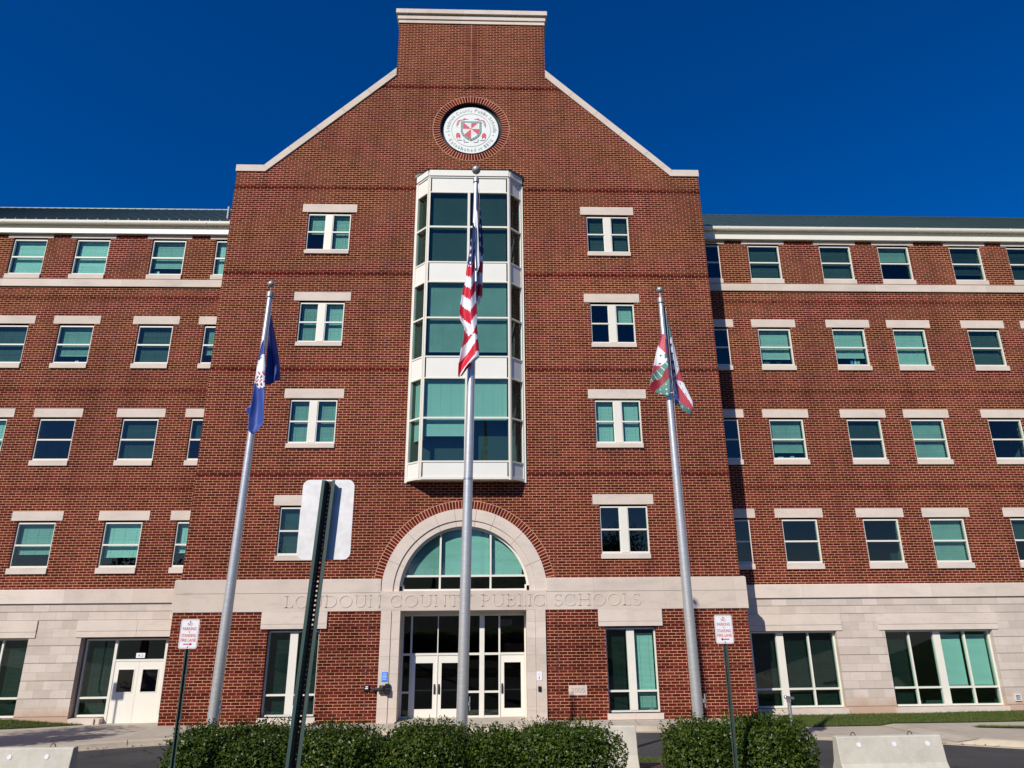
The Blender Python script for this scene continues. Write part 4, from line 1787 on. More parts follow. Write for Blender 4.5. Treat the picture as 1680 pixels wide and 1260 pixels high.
# seal: recess blackened for its shade, ring of bricks, dish
sr = MB()
sr.ring(SC[0], SC[1], 1.425, 1.735, -.008, .22, 0, 2 * math.pi, 96)
sr.ring(SC[0], SC[1], 1.735, 1.755, -.004, .02, 0, 2 * math.pi, 96, 1)
sr.build("brick_ring", [M['brick_ring'], M['mortar']], B)
sd = MB()
sd.ring(SC[0], SC[1], 1.28, 1.424, .16, .2, 0, 2 * math.pi, 80)
sd.ring(SC[0], SC[1], 1.395, 1.424, .02, .16, 0, 2 * math.pi, 80)
sd.disc(SC[0], SC[1], 1.43, .201, .215, 64)
seal = empty("round_seal", (0, 0, 0), "round white seal with a red and white shield high on the gable", "seal")
sd.build("recess_shade", M['black'], seal)
dk = MB()
dk.disc(SC[0], SC[1] - .03, 1.255, .09, .12, 80)
dk.build("disc", M['seal_white'], seal)
sk = MB()
sk.ring(SC[0], SC[1] - .03, .885, .90, .082, .09, 0, 2 * math.pi, 80)
for s in (-1, 1):
    sk.disc(SC[0] + s * 1.01, SC[1] - .31, .03, .082, .09, 10)


def arc_text(mb, txt, r, a_mid, span, h, top=True, y=.085):
    cu_w = []
    chars = [c for c in txt]
    for c in chars:
        cu_w.append({' ': .45, 'i': .45, 'l': .45, 't': .6, 'y': .85, 'n': .95, 'm': 1.3, 'C': 1.25, 'L': 1.0, 'P': 1.1, 'S': 1.0, 'E': 1.0, '1': .7}.get(c, .9))
    tot = sum(cu_w)
    pos = 0
    for c, w_ in zip(chars, cu_w):
        f = (pos + w_ / 2) / tot - .5
        pos += w_
        if c == ' ':
            continue
        sub = MB()
        hh = h * (1.0 if c in 'bdhklLCPSEt0123456789' else .72)
        up_ = c in 'y'
        text_tris(c, w_ / tot * span * r * .62, hh, 0, 0, 0, sub)
        ang = a_mid - span * f if top else a_mid + span * f
        base = (hh - h) / 2 - (h * .25 if up_ else 0)
        for k, v in enumerate(sub.v):
            lx, lz = v[0], v[2] + base
            if top:
                er = (math.cos(ang), math.sin(ang))
                et_ = (math.sin(ang), -math.cos(ang))
            else:
                er = (-math.cos(ang), -math.sin(ang))
                et_ = (-math.sin(ang), math.cos(ang))
            sub.v[k] = (SC[0] + math.cos(ang) * r + et_[0] * lx + er[0] * lz, y, SC[1] - .03 + math.sin(ang) * r + et_[1] * lx + er[1] * lz)
        k0 = len(mb.v)
        mb.v += sub.v
        mb.f += [tuple(i + k0 for i in f_) for f_ in sub.f]
        mb.mi += sub.mi


arc_text(sk, "Loudoun County Public Schools", 1.085, math.pi / 2, math.radians(196), .17, True)
arc_text(sk, "Established in 1870", 1.085, -math.pi / 2, math.radians(126), .17, False)
sk.build("lettering", M['seal_ink'], seal, normals=False)
# shield
cx, cz = SC[0], SC[1] - .03
def shield(sc_):
    top = .44 * sc_
    return [(-.44 * sc_, top), (.44 * sc_, top), (.44 * sc_, -.10 * sc_), (.36 * sc_, -.30 * sc_), (.20 * sc_, -.45 * sc_), (0, -.56 * sc_), (-.20 * sc_, -.45 * sc_), (-.36 * sc_, -.30 * sc_), (-.44 * sc_, -.10 * sc_)]
sh_ = MB()
sh_.prism([(cx + x, cz + z) for x, z in shield(1.07)], .076, .09, 'y', 0)
sh_.prism([(cx + x, cz + z) for x, z in shield(.86)], .072, .0755, 'y', 1)
hub = (cx, cz + .05)
inner = [(cx + x, cz + z) for x, z in shield(.85)]
def ray_hit(a):
    d = (math.cos(a), math.sin(a))
    best = 9
    n_ = len(inner)
    for i in range(n_):
        p, q = inner[i], inner[(i + 1) % n_]
        ex, ez = q[0] - p[0], q[1] - p[1]
        den = d[0] * ez - d[1] * ex
        if abs(den) < 1e-9:
            continue
        t = ((p[0] - hub[0]) * ez - (p[1] - hub[1]) * ex) / den
        u = ((p[0] - hub[0]) * d[1] - (p[1] - hub[1]) * d[0]) / den
        if t > 0 and -1e-6 <= u <= 1 + 1e-6:
            best = min(best, t)
    return (hub[0] + d[0] * best, hub[1] + d[1] * best)
for k in range(4):
    a0 = math.radians(45 + 90 * k)
    a1 = math.radians(90 + 90 * k)
    pts = [hub] + [ray_hit(a0 + (a1 - a0) * i / 8) for i in range(9)]
    sh_.poly([(p[0], .070, p[1]) for p in pts], 2)
for k in range(26):
    a = 2 * math.pi * k / 26
    p = ray_hit(a)
    x, z = hub[0] + (p[0] - hub[0]) * 1.12, hub[1] + (p[1] - hub[1]) * 1.12
    sh_.disc(x, z, .022, .073, .0758, 6, 1)
for k in range(4):
    for rr_ in (.16, .24, .32):
        for da in (-12, 0, 12):
            a = math.radians(22.5 + 90 * k + da)
            sh_.disc(hub[0] + rr_ * math.cos(a), hub[1] + rr_ * math.sin(a), .012, .0695, .072, 5, 3)
sh_.build("shield", [M['seal_teal'], M['seal_white'], M['seal_red'], M['seal_ink']], seal, normals=False)
mt = MB()
for s in (-1, 1):
    for pts in ([(.08, .52), (.30, .60), (.36, .52), (.52, .50), (.60, .40), (.50, .44), (.46, .48), (.30, .50), (.22, .54)],
                [(.46, .42), (.60, .36), (.62, .20), (.56, .10), (.60, .24), (.50, .26), (.58, .30)],
                [(.47, -.18), (.58, -.14), (.63, -.24), (.62, -.38), (.56, -.52), (.58, -.36), (.50, -.38), (.46, -.46), (.44, -.30)]):
        mt.poly([(cx + s * x * 1.1, .08, cz + z * 1.08) for x, z in pts])
mt.build("mantling", M['seal_red'], seal, normals=False)
ml = MB()
for s in (-1, 1):
    for x, z in ((.52, -.56), (.22, -.66)):
        ml.box(cx + s * x - .10, cx + s * x + .10, .08, .088, cz + z - .018, cz + z + .018)
    ml.box(cx + s * .32 - .02, cx + s * .32 + .02, .08, .088, cz - .62, cz - .5)
ml.build("supporter_base", M['seal_ink'], seal)

# vent pipe on the left roof
vp = MB()
vp.tube([(-11.75, 3.0, 21.4), (-11.75, 3.0, 22.2)], .06, 10)
vp.build("vent_pipe", M['alu_dark'], B)

# things on window sills behind the glass
def sill_box(x, z, y, w, h, mat):
    mb = MB()
    mb.box(x - w / 2, x + w / 2, y, y + .05, z, z + h)
    bars(mb, x - w / 2 + .0, x + w / 2, z, z + h, .02, y - .006, y)
    return mb


for (x, z, w, h, m) in ((-14.05, 13.80, .16, .2, 'blind_pale'), (-16.98, 13.80, .14, .18, 'white_paper'), (-16.7, 13.80, .16, .12, 'blind_mid'), (-16.45, 13.80, .12, .14, 'white_paper'),
                        (13.3, 13.80, .32, .28, 'blind_grey'), (13.85, 13.80, .22, .26, 'charcoal'), (17.2, 13.80, .10, .34, 'blue_notice'), (17.36, 13.80, .08, .38, 'blind_pale'), (17.5, 13.8, .1, .3, 'blind_mid'),
                        (17.6, 5.36, .30, .34, 'charcoal'), (18.0, 18.02, .22, .16, 'white_paper'), (20.3, 18.02, .24, .12, 'white_paper'), (22.9, 18.02, .16, .1, 'blind_pale'),
                        (-19.6, 5.36, .1, .18, 'white_paper'), (-14.2, 18.02, .2, .26, 'white_paper'), (13.4, 9.62, .22, .1, 'white_paper'), (13.9, 9.62, .16, .14, 'blind_mid'), (18.0, 9.62, .1, .12, 'white_paper')):
    sill_box(x, z, WY + .34, w, h, m).build("desk_item", M[m], B)

# ------------------------------------------------------------------ fittings on the walls
o = MB()
o.box(-2.84, -2.63, -.175, -.163, 1.32, 1.63)
bn = o.build("notice", M['blue_notice'])
tag(bn, "small bright blue notice stuck on the left stone pilaster of the entrance", "notice")
o = MB()
for i in range(5):
    o.box(-2.81, -2.68 + .01 * (i % 3), -.1765, -.1755, 1.57 - i * .045, 1.582 - i * .045)
o.build("lettering", M['sign_white'], bn)
o = MB()
o.box(2.60, 2.80, -.175, -.163, 1.30, 1.59)
wn_ = o.build("notice", M['white_paper'])
tag(wn_, "small white notice with a red mark on the right stone pilaster of the entrance", "notice")
o = MB()
o.box(2.685, 2.715, -.1765, -.1755, 1.34, 1.44)
o.box(2.66, 2.74, -.1765, -.1755, 1.50, 1.51)
o.build("lettering", M['sign_red'], wn_)

ic = empty("door_intercom", (-2.75, -.16, 1.07), "black intercom box with a side arm on the left pilaster below the blue notice", "intercom")
o = MB()
o.box(-.15, .05, -.09, .0, -.14, .14)
o.box(-.11, .01, -.13, -.09, -.02, .12)
o.build("body", M['charcoal'], ic, bevel=.012)
o = MB()
o.box(.055, .20, -.10, .0, .06, .19)
o.box(.06, .22, -.12, .0, -.16, .05)
o.build("camera_block", M['black'], ic, bevel=.01)
o = MB()
o.tube([(-.15, -.05, .02), (-.30, -.05, .02)], .04, 12)
o.tube([(-.30, -.05, .02), (-.40, -.05, .015)], .055, 12)
o.build("side_arm", M['charcoal'], ic)
o = MB()
o.disc(-.06, .09, .022, -.134, -.129, 12)
o.build("push_button", M['steel'], ic)

cr_ = empty("card_reader", (-3.35, -.11, 1.12), "black card reader with a pale window on the brick left of the intercom", "card reader")
o = MB()
o.box(-.09, .09, -.05, .0, -.10, .10)
o.build("body", M['black'], cr_, bevel=.01)
o = MB()
o.box(-.05, .05, -.054, -.0505, -.03, .01)
o.box(-.03, .05, -.054, -.0505, .03, .06)
o.build("display", M['white_paper'], cr_)
cr2 = empty("card_reader", (2.71, -.165, 1.03), "small black card reader under the white notice by the right hand door", "card reader")
o = MB()
o.box(-.055, .055, -.04, .0, -.085, .085)
o.build("body", M['black'], cr2, bevel=.012)
o = MB()
o.box(-.02, .02, -.043, -.0405, .02, .05)
o.build("indicator", M['charcoal'], cr2)

wl_ = empty("wall_light", (21.27, WY, .27), "small square recessed light low in the stone base at the right edge", "wall light")
o = MB()
bars(o, -.12, .12, -.12, .12, .03, -.05, .0)
o.build("frame", M['lamp_white'], wl_)
o = MB()
o.box(-.09, .09, -.02, -.005, -.09, .09)
for i in range(3):
    o.box(-.09, .09, -.04, -.02, -.07 + i * .06, -.055 + i * .06)
o.build("lens", M['blind_mid'], wl_)


# ------------------------------------------------------------------ flagpoles and flags
def flagpole(x0, x1, y, z0, z1, rb, rt, rball, label, joint=None, fin=.12):
    r = empty("flagpole", (x0, y, z0), label, "flagpole", "flagpoles in front of the entrance")
    H = z1 - z0
    dx = x1 - x0
    at = lambda z: (dx * (z / H), 0, z)
    o = MB()
    n_ = 24
    o.tube([at(H * i / n_) for i in range(n_ + 1)], [rb + (rt - rb) * max(0, (i / n_ - .25) / .75) ** 1.15 for i in range(n_ + 1)], 24)
    o.build("shaft", M['alu'], r, smooth=True)
    o = MB()
    o.tube([at(H - .02), at(H + .0)], [rt * 1.1, rt * 1.3], 20)
    o.tube([at(H + .0), at(H + .115), at(H + .135)], [rt * 1.45, rt * 1.45, rt * .9], 20)
    o.tube([at(H + .13), at(H + .28)], .012, 8)
    o.build("truck", M['alu_dark'], r, smooth=True)
    o = MB()
    o.sphere((dx, 0, H + .13 + fin + rball), rball, 20, 14)
    o.build("finial_ball", M['alu_dark'], r, smooth=True)
    o = MB()
    o.tube([(0, 0, 0), (0, 0, .05), (0, 0, .12)], [rb * 2.0, rb * 2.0, rb * 1.15], 24)
    o.build("base_collar", M['alu_dark'], r, smooth=True)
    o = MB()
    o.tube([(rb * .4 + .045 + dx * t, -rb * .3 - .02, H * t) for t in (.1, .3, .55, .8, .985)], .004, 6)
    o.build("halyard", M['alu_dark'], r)
    o = MB()
    o.box(rb - .01, rb + .05, -.03, .03, 1.35, 1.41)
    o.tube([(rb + .05, 0, 1.26), (rb + .05, 0, 1.50)], .015, 8)
    o.build("cleat", M['alu_dark'], r)
    if joint:
        o = MB()
        t = joint / H
        rj = rb + (rt - rb) * max(0, (t - .25) / .75) ** 1.15
        o.tube([at(joint), at(joint + .05)], rj + .005, 24)
        o.build("joint_ring", M['galv'], r, smooth=True)
    return r


PY = -11.7
zt_ = isl_z(.43, PY)
flagpole(.43, .607, PY, zt_, 13.76, .108, .048, .105, "tall middle flagpole carrying the red and white striped flag before the arch", joint=6.55 - zt_)
flagpole(-4.235, -4.02, PY, zt_, 10.70, .10, .052, .078, "shorter flagpole on the left carrying the dark blue flag")
flagpole(4.965, 4.872, PY, zt_, 10.62, .10, .052, .078, "shorter flagpole on the right carrying the red, white and green flag")


def interp_line(line, s):
    """point at parameter s (0..1, by height)"""
    n_ = len(line) - 1
    d = [0]
    for a, b in zip(line, line[1:]):
        d.append(d[-1] + math.hypot(b[0] - a[0], b[1] - a[1]))
    t = s * d[-1]
    for i in range(n_):
        if t <= d[i + 1] + 1e-9:
            k = (t - d[i]) / max(1e-9, d[i + 1] - d[i])
            return (line[i][0] + (line[i + 1][0] - line[i][0]) * k, line[i][1] + (line[i + 1][1] - line[i][1]) * k)
    return line[-1]


def cloth(name, left, right, y, colour, mats, parent, rows=90, cols=30, folds=2.0, amp=.07, sign=1, recede=0.):
    """hanging piece of flag between two edges: folded in depth, with real thickness"""
    mb = MB()
    P = []
    for i in range(rows + 1):
        s = i / rows
        a, b = interp_line(left, s), interp_line(right, s)
        row = []
        for j in range(cols + 1):
            t = j / cols
            f = math.sin(math.pi * folds * t + .8 * math.sin(5 * s)) * amp * (.35 + .65 * min(1, s * 2))
            f += .02 * math.sin(9 * s + 4 * t) * s
            row.append((a[0] + (b[0] - a[0]) * t, y + f * sign + recede * t * min(1, s * 1.5), a[1] + (b[1] - a[1]) * t))
        P.append(row)
    k = 0
    W_ = cols + 1
    for row in P:
        mb.v += row
    for i in range(rows):
        for j in range(cols):
            mb.f.append((i * W_ + j, i * W_ + j + 1, (i + 1) * W_ + j + 1, (i + 1) * W_ + j))
            c = [P[i][j], P[i + 1][j + 1]]
            mb.mi.append(colour((c[0][0] + c[1][0]) / 2, (c[0][2] + c[1][2]) / 2, (i + .5) / rows, (j + .5) / cols))
    o = mb.build(name, mats, parent, smooth=True, normals=False)
    md = o.modifiers.new("thickness", 'SOLIDIFY')
    md.thickness = .006
    md.offset = 0
    return o


# stars and stripes
US_FL = [(0.545, 12.55), (0.538, 12.306), (0.471, 11.799), (0.422, 11.447), (0.374, 10.966), (0.341, 10.875), (0.268, 10.307), (0.297, 10.087), (0.388, 9.927), (0.375, 9.643), (0.316, 9.366), (0.273, 9.083), (0.265, 8.776)]
US_FR = [(0.575, 12.55), (0.590, 12.307), (0.600, 11.8), (0.605, 11.458), (0.618, 10.968), (0.630, 10.757), (0.664, 10.265), (0.667, 9.863), (0.711, 9.429), (0.723, 9.212), (0.56, 9.056), (0.466, 8.958), (0.339, 8.776)]
US_BL = [(0.615, 13.72), (0.613, 12.54), (0.604, 11.89), (0.594, 11.413), (0.599, 10.944), (0.615, 10.728)]
US_BR = [(0.650, 13.72), (0.758, 12.624), (0.79, 12.053), (0.773, 11.414), (0.775, 10.945), (0.686, 10.683)]


def us_front(x, z, s, t):
    fold = .62
    if z > 9.75:
        q = z + .95 * (x - .30) if t < fold else z + .95 * (.27 + .35 * fold - .30) - .70 * (t - fold)
    else:
        q = z - 1.3 * (x - .30) + .25 if t < .8 else z + .3
    if q > 11.62:
        u, v = (x * 11) % 1, (q * 5) % 1
        return 1 if (u - .5) ** 2 + (v - .5) ** 2 < .04 else 2
    return 0 if int(math.floor((q - .12) / .28)) % 2 == 0 else 1


def us_back(x, z, s, t):
    q = z - .5 * (x - .6)
    if q > 11.85:
        u, v = (x * 12) % 1, (q * 4) % 1
        return 1 if (u - .5) ** 2 + (v - .5) ** 2 < .05 else 2
    return 0 if int(math.floor((q) / .30)) % 2 == 0 else 1


us = empty("flag", (.55, PY, 8.8), "stars and stripes flag hanging limp from the tall middle flagpole", "flag", "flags on the poles")
us.location = (0, 0, 0)
usm = [M['flag_red'], M['flag_white'], M['flag_navy']]
cloth("front_fold", US_FL, US_FR, -11.88, us_front, usm, us, 110, 30, 2.2, .055)
cloth("rear_fold", US_BL, US_BR, -11.58, us_back, usm, us, 80, 24, 2.6, .05, 1, .16)
hp = MB()
hp.tube([(.585, -11.80, 12.5), (.60, -11.83, 11.9), (.625, -11.83, 11.4)], .014, 8)
hp.tube([(.632, -11.85, 11.30), (.636, -11.85, 11.05)], .03, 10)
hp.build("hoist_clip", M['galv'], us, smooth=True)
hs_ = MB()
hs_.poly([(.60, -11.79, 13.0), (.645, -11.79, 12.9), (.705, -11.78, 11.5), (.63, -11.80, 11.2)])
hs_.build("hoist_band", M['flag_white'], us)

# blue state flag
VA_FL = [(-4.002, 9.60), (-4.046, 9.362), (-4.08, 8.985), (-4.088, 8.532), (-4.09, 8.167), (-4.116, 7.874), (-4.093, 7.577), (-4.023, 7.507)]
VA_FR = [(-3.985, 9.60), (-3.937, 9.363), (-3.885, 8.986), (-3.841, 8.532), (-3.809, 8.168), (-3.784, 7.875), (-3.779, 7.708), (-3.929, 7.52)]
VA_BL = [(-4.040, 10.45), (-4.022, 9.86), (-3.982, 9.136), (-3.959, 8.67)]
VA_BR = [(-4.028, 10.45), (-3.89, 9.763), (-3.731, 9.057), (-3.715, 8.84)]


def va_front(x, z, s, t):
    if 8.46 < z - .1 * (t - .5) < 9.30:
        h = (z - 8.46) / .84
        e = math.hypot((t - .75) / 1.05, (h - .5) / .5)
        if e < .93:
            if e > .80 and math.sin(z * 55) > .1:
                return 2 if math.sin(z * 21 + 1) > .2 else 4
            n_ = math.sin(x * 62 + 3 * math.sin(z * 17)) + math.sin(z * 38 + 5 * x)
            if h < .55 and n_ > .95:
                return 3
            if h < .5 and n_ < -1.05:
                return 4
            if h > .86 and n_ > .6:
                return 3
            return 1
    return 0


va = empty("flag", (0, 0, 0), "dark blue flag with a white seal hanging limp from the left flagpole", "flag", "flags on the poles")
vam = [M['flag_blue'], M['flag_white'], M['flag_green'], M['flag_rose'], M['flag_dark']]
cloth("front_fold", VA_FL, VA_FR, -11.88, va_front, vam, va, 110, 30, 1.6, .05)
cloth("rear_fold", VA_BL, VA_BR, -11.56, lambda *a: 0, [M['flag_blue']], va, 70, 20, 2.2, .06, 1, .22)
cloth("corner_fold", [(-4.10, 8.25), (-4.17, 8.12), (-4.24, 8.06), (-4.13, 7.88)], [(-4.05, 8.25), (-4.03, 8.12), (-4.03, 8.02), (-4.05, 7.90)], -11.80, lambda *a: 0, [M['flag_blue']], va, 24, 10, 1.0, .02)

# county flag
LO_FL = [(4.80, 9.80), (4.776, 9.731), (4.68, 9.47), (4.554, 9.016), (4.482, 8.737), (4.423, 8.544), (4.46, 8.46)]
LO_FR = [(4.85, 9.80), (4.86, 9.731), (4.87, 9.47), (4.875, 9.028), (4.88, 8.677), (4.88, 8.45), (4.85, 8.344)]
LO_BL = [(4.93, 10.609), (4.935, 10.13), (4.94, 9.621), (4.94, 9.034), (4.945, 8.589), (4.95, 8.40), (5.02, 8.278), (5.218, 8.11), (5.38, 8.01)]
LO_BR = [(4.985, 10.609), (5.079, 10.13), (5.178, 9.621), (5.268, 9.04), (5.375, 8.669), (5.498, 8.363), (5.505, 8.195), (5.44, 8.04), (5.411, 7.999)]


def lo_back(x, z, s, t):
    if z > 9.85 and t > .1:
        return 2 if (x * 30 + z * 9) % 1 > .06 else 1
    lower = 8.62 - .62 * (x - 4.95)
    if z < lower - .16:
        return 1 if (math.sin(x * 40) > .93 and math.sin(z * 40) > .5) else 2
    a = math.degrees(math.atan2(z - 8.88, (x - 5.118) * 2.2))
    a = (a + 360) % 360
    red = any(lo_ <= a <= hi_ for lo_, hi_ in ((350, 360), (0, 38), (100, 134), (165, 212), (285, 322), (232, 246)))
    if z > 9.0 and a > 60 and a < 100:
        # row of ermine marks down the white wedge
        u = (z / .20) % 1
        cxm = 5.06 + (9.9 - z) * .075
        if abs(x - cxm) < .032 and u < .45 and (abs(x - cxm) < .012 or u > .22):
            return 3
        return 1
    if red:
        return 0
    if (math.sin(x * 55 + z * 21) > .90 and math.sin(z * 43 - x * 20) > .2):
        return 3
    return 1


def lo_front(x, z, s, t):
    k = z - .9 * (x - 4.6)
    if k < 8.50:
        return 2 if not (math.sin(x * 50) > .9 and math.sin(z * 60) > .6) else 1
    if k < 8.72 + .05 * math.sin(t * 9):
        return 4
    if k < 8.92:
        return 2 if math.sin(x * 40 + z * 30) < .93 else 1
    if z < 9.06:
        return 0
    if z > 9.42 + .25 * (.5 - t):
        return 0
    if t > .78 and math.sin(z * 30) > 0:
        return 2
    if .35 < t < .55 and math.sin(z * 34) > .8:
        return 3
    return 1


lo_ = empty("flag", (0, 0, 0), "white, red and green county flag with black marks hanging from the right flagpole", "flag", "flags on the poles")
lom = [M['flag_rose'], M['flag_white'], M['flag_green'], M['flag_dark'], M['flag_red_shade']]
cloth("front_fold", LO_FL, LO_FR, -11.84, lo_front, lom, lo_, 90, 30, 1.4, .04)
cloth("rear_fold", LO_BL, LO_BR, -11.56, lo_back, lom, lo_, 130, 34, 1.5, .03, 1, .20)
hl = MB()
hl.tube([(4.885 + .115 * math.sin(a), -11.72 - .115 * math.cos(a), 8.42 + .06 * abs(math.sin(a / 2))) for a in [2 * math.pi * i / 24 for i in range(25)]], .012, 6)
hl.build("halyard_loop", M['flag_white'], lo_)


# ------------------------------------------------------------------ signs on steel posts
def channel_post(mb, z0, z1, lean=0., lift=0., hole_gap=.0254 * 1.0, holes=True):
    """perforated U-section post, open side towards -y; lean is x per z. slots: 0 green, 1 rust"""
    t = .004
    prof_l = [(-.038, -.040), (-.021, -.040), (-.013, 0), (-.013, 0)]
    X = lambda z: lean * (z - z1)
    def strip(a, b, mi):
        for off in (0,):
            (ax, ay), (bx, by) = a, b
            dx, dy = bx - ax, by - ay
            l = math.hypot(dx, dy)
            nx_, ny_ = -dy / l * t, dx / l * t
            q = [(ax, ay), (bx, by), (bx + nx_, by + ny_), (ax + nx_, ay + ny_)]
            k = len(mb.v)
            for z in (z0, z1):
                mb.v += [(x + X(z), y, z) for x, y in q]
            for f in ((0, 1, 5, 4), (1, 2, 6, 5), (2, 3, 7, 6), (3, 0, 4, 7), (0, 3, 2, 1), (4, 5, 6, 7)):
                mb.f.append(tuple(k + i for i in f))
                mb.mi.append(mi)
    strip((-.038, -.040), (-.021, -.040), 0)
    strip((-.021, -.040), (-.012, 0), 0)
    strip((.012, 0), (.021, -.040), 0)
    strip((.021, -.040), (.038, -.040), 0)
    # web with punched holes
    hw_ = .0048
    def q(xa, xb, za, zb):
        mb.poly([(xa + X(za), .001, za), (xb + X(za), .001, za), (xb + X(zb), .001, zb), (xa + X(zb), .001, zb)], 1)
        mb.poly([(xa + X(za), .005, za), (xb + X(za), .005, za), (xb + X(zb), .005, zb), (xa + X(zb), .005, zb)], 1)
    q(-.013, -hw_, z0, z1)
    q(hw_, .013, z0, z1)
    z = z1 - .03
    top = z1
    while z > z0 + .05:
        q(-hw_, hw_, z + hw_, top)
        top = z - hw_
        z -= hole_gap
    q(-hw_, hw_, z0, top)


def rounded(w, h, r, n_=6):
    pts = []
    for cx_, cz_, a0 in ((w / 2 - r, h / 2 - r, 0), (-w / 2 + r, h / 2 - r, 90), (-w / 2 + r, -h / 2 + r, 180), (w / 2 - r, -h / 2 + r, 270)):
        for i in range(n_ + 1):
            a = math.radians(a0 + 90 * i / n_)
            pts.append((cx_ + r * math.cos(a), cz_ + r * math.sin(a)))
    return pts


def no_parking(x, y, zc, xb, zb, arrow, label, tilt=0.):
    r = empty("parking_sign", (x, y, zb), label, "road sign", "no parking signs")
    H = zc - zb
    o = MB()
    channel_post(o, -.3, H + .2, (x - xb) / (zc - zb) if xb != x else 0.)
    o.build("post", [M['post_green'], M['rust']], r, normals=False)
    o = MB()
    yo = -.047
    o.prism([(px, H + pz) for px, pz in rounded(.305, .457, .035)], yo - .003, yo, 'y')
    pn_ = o.build("panel", M['sign_white'], r)
    o = MB()
    a, b = rounded(.288, .440, .028), rounded(.276, .428, .022)
    for i in range(len(a)):
        j = (i + 1) % len(a)
        o.poly([(a[i][0], yo - .0042, H + a[i][1]), (a[j][0], yo - .0042, H + a[j][1]), (b[j][0], yo - .0042, H + b[j][1]), (b[i][0], yo - .0042, H + b[i][1])])
    o.build("border", M['sign_red'], pn_)
    o = MB()
    yy = yo - .0045
    text_tris("NO", .075, .048, 0, H + .152, yy, o, 0, .022)
    text_tris("PARKING", .225, .050, 0, H + .080, yy, o, 0, .022)
    text_tris("OR", .034, .020, 0, H + .030, yy, o, 0, .022)
    text_tris("STANDING", .235, .050, 0, H - .025, yy, o, 0, .022)
    text_tris("FIRE LANE", .245, .050, 0, H - .096, yy, o, 0, .022)
    o.build("lettering", M['sign_red_faded'], pn_)
    o = MB()
    s = arrow
    o.poly([(-s * .075, yy, H - .150), (s * .030, yy, H - .150), (s * .030, yy, H - .166), (-s * .075, yy, H - .166)])
    o.poly([(s * .030, yy, H - .132), (s * .072, yy, H - .158), (s * .030, yy, H - .184)])
    o.build("arrow", M['sign_arrow'], pn_)
    o = MB()
    o.disc(0, H + .19, .009, yo - .009, yo - .003, 8)
    o.disc(0, H - .20, .009, yo - .009, yo - .003, 8)
    o.build("bolt", M['black'], pn_)
    return r


no_parking(-3.99, -13.7, 3.69, -3.99, isl_z(-3.99, -13.7), 1, "no parking fire lane sign with the arrow pointing right, on the left green post")
no_parking(4.93, -13.7, 3.685, 4.915, isl_z(4.93, -13.7), -1, "no parking fire lane sign with the arrow pointing left, on the right green post")

bsn = empty("road_sign", (.045, -21.67, terr(-21.67)), "bare back of a large sign on a leaning green perforated post close to the camera", "road sign")
zb = terr(-21.67)
o = MB()
channel_post(o, -.3, 4.955 - zb, .05)
o.build("post", [M['post_green'], M['rust']], bsn, normals=False)
o = MB()
o.prism([(px - .008, 4.737 - zb + pz) for px, pz in rounded(.300, .455, .04, 8)], .007, .010, 'y')
o.build("panel", M['sheet'], bsn)
o = MB()
for z in (4.90, 4.575):
    o.disc(.05 * (z - 4.955), z - zb, .008, -.006, .0, 8)
o.build("bolt", M['rust'], bsn)


# another sign outside the frame on the left: its shadow falls on the white service doors
SY_ = -3.0
SX = -13.03 - .68 * (2.07 - SY_)
SZ = .87 + .885 * (2.07 - SY_)
os_ = empty("parking_sign", (SX, SY_, walk_z(SX, SY_) if SY_ > kerb_y(SX) else terr(SY_)), "white sign on a green post beyond the left edge of the picture", "road sign")
o = MB()
zz_ = SZ - os_.location.z
channel_post(o, -.2, zz_ + .25)
o.build("post", [M['post_green'], M['rust']], os_, normals=False)
o = MB()
o.prism([(px, zz_ + pz) for px, pz in rounded(.46, .61, .04)], -.05, -.045, 'y')
o.build("panel", M['sign_white'], os_)

# ------------------------------------------------------------------ concrete barriers
def barrier(x0, x1, y, zb, k, label, loops, refl, yaw=0.):
    c = (x0 + x1) / 2
    r = empty("concrete_barrier", (c, y, zb), label, "concrete barrier", "concrete barriers across the road")
    r.rotation_euler = (0, 0, yaw)
    hw_ = (x1 - x0) / 2
    prof_ = [(-.305, -.05), (-.305, .076), (-.127 - .03, .33), (-.085, .79), (-.07, .81), (.07, .81), (.085, .79), (.157, .33), (.305, .076), (.305, -.05)]
    prof_ = [(a * k, b * k) for a, b in prof_]
    o = MB()
    o.prism(prof_, -hw_, hw_, 'x')
    b_ = o.build("body", M['concrete'], r, bevel=.018)
    for lx in loops:
        o = MB()
        o.tube([(lx - c + .05 * math.cos(t), .0, .80 * k + .07 * math.sin(t)) for t in [math.pi * i / 10 for i in range(11)]], .009, 8)
        o.build("lifting_loop", M['rebar'], r, smooth=True)
    for rx in refl:
        o = MB()
        zc_ = .66 * k
        yc = -(.085 + (.157 - .085) * (.79 - .66) / (.79 - .33)) * k
        o.tube([(0, .006, 0), (0, -.010, -.0012)], .042, 20)
        q = o.build("reflector", M['reflector'], r, (rx - c, yc - .002, zc_), smooth=False)
        q.rotation_euler = (math.radians(-9), 0, 0)
    return r


barrier(8.02, 10.22, -10.65, terr(-10.65), 1.0, "short concrete barrier with three white reflectors right of the shrubs", (8.42, 9.62), (8.46, 9.20, 9.90), math.radians(1.0))
barrier(1.74, 3.98, -10.42, isl_z(3, -10.42) - .02, 1.10, "concrete barrier half hidden behind the middle shrubs", (2.23, 3.47), ())
barrier(-9.7, -7.22, -10.62, terr(-10.62), 1.0, "concrete barrier with white reflectors cut by the left edge of the picture", (-7.68, -9.2), (-8.42, -7.70), math.radians(-.6))

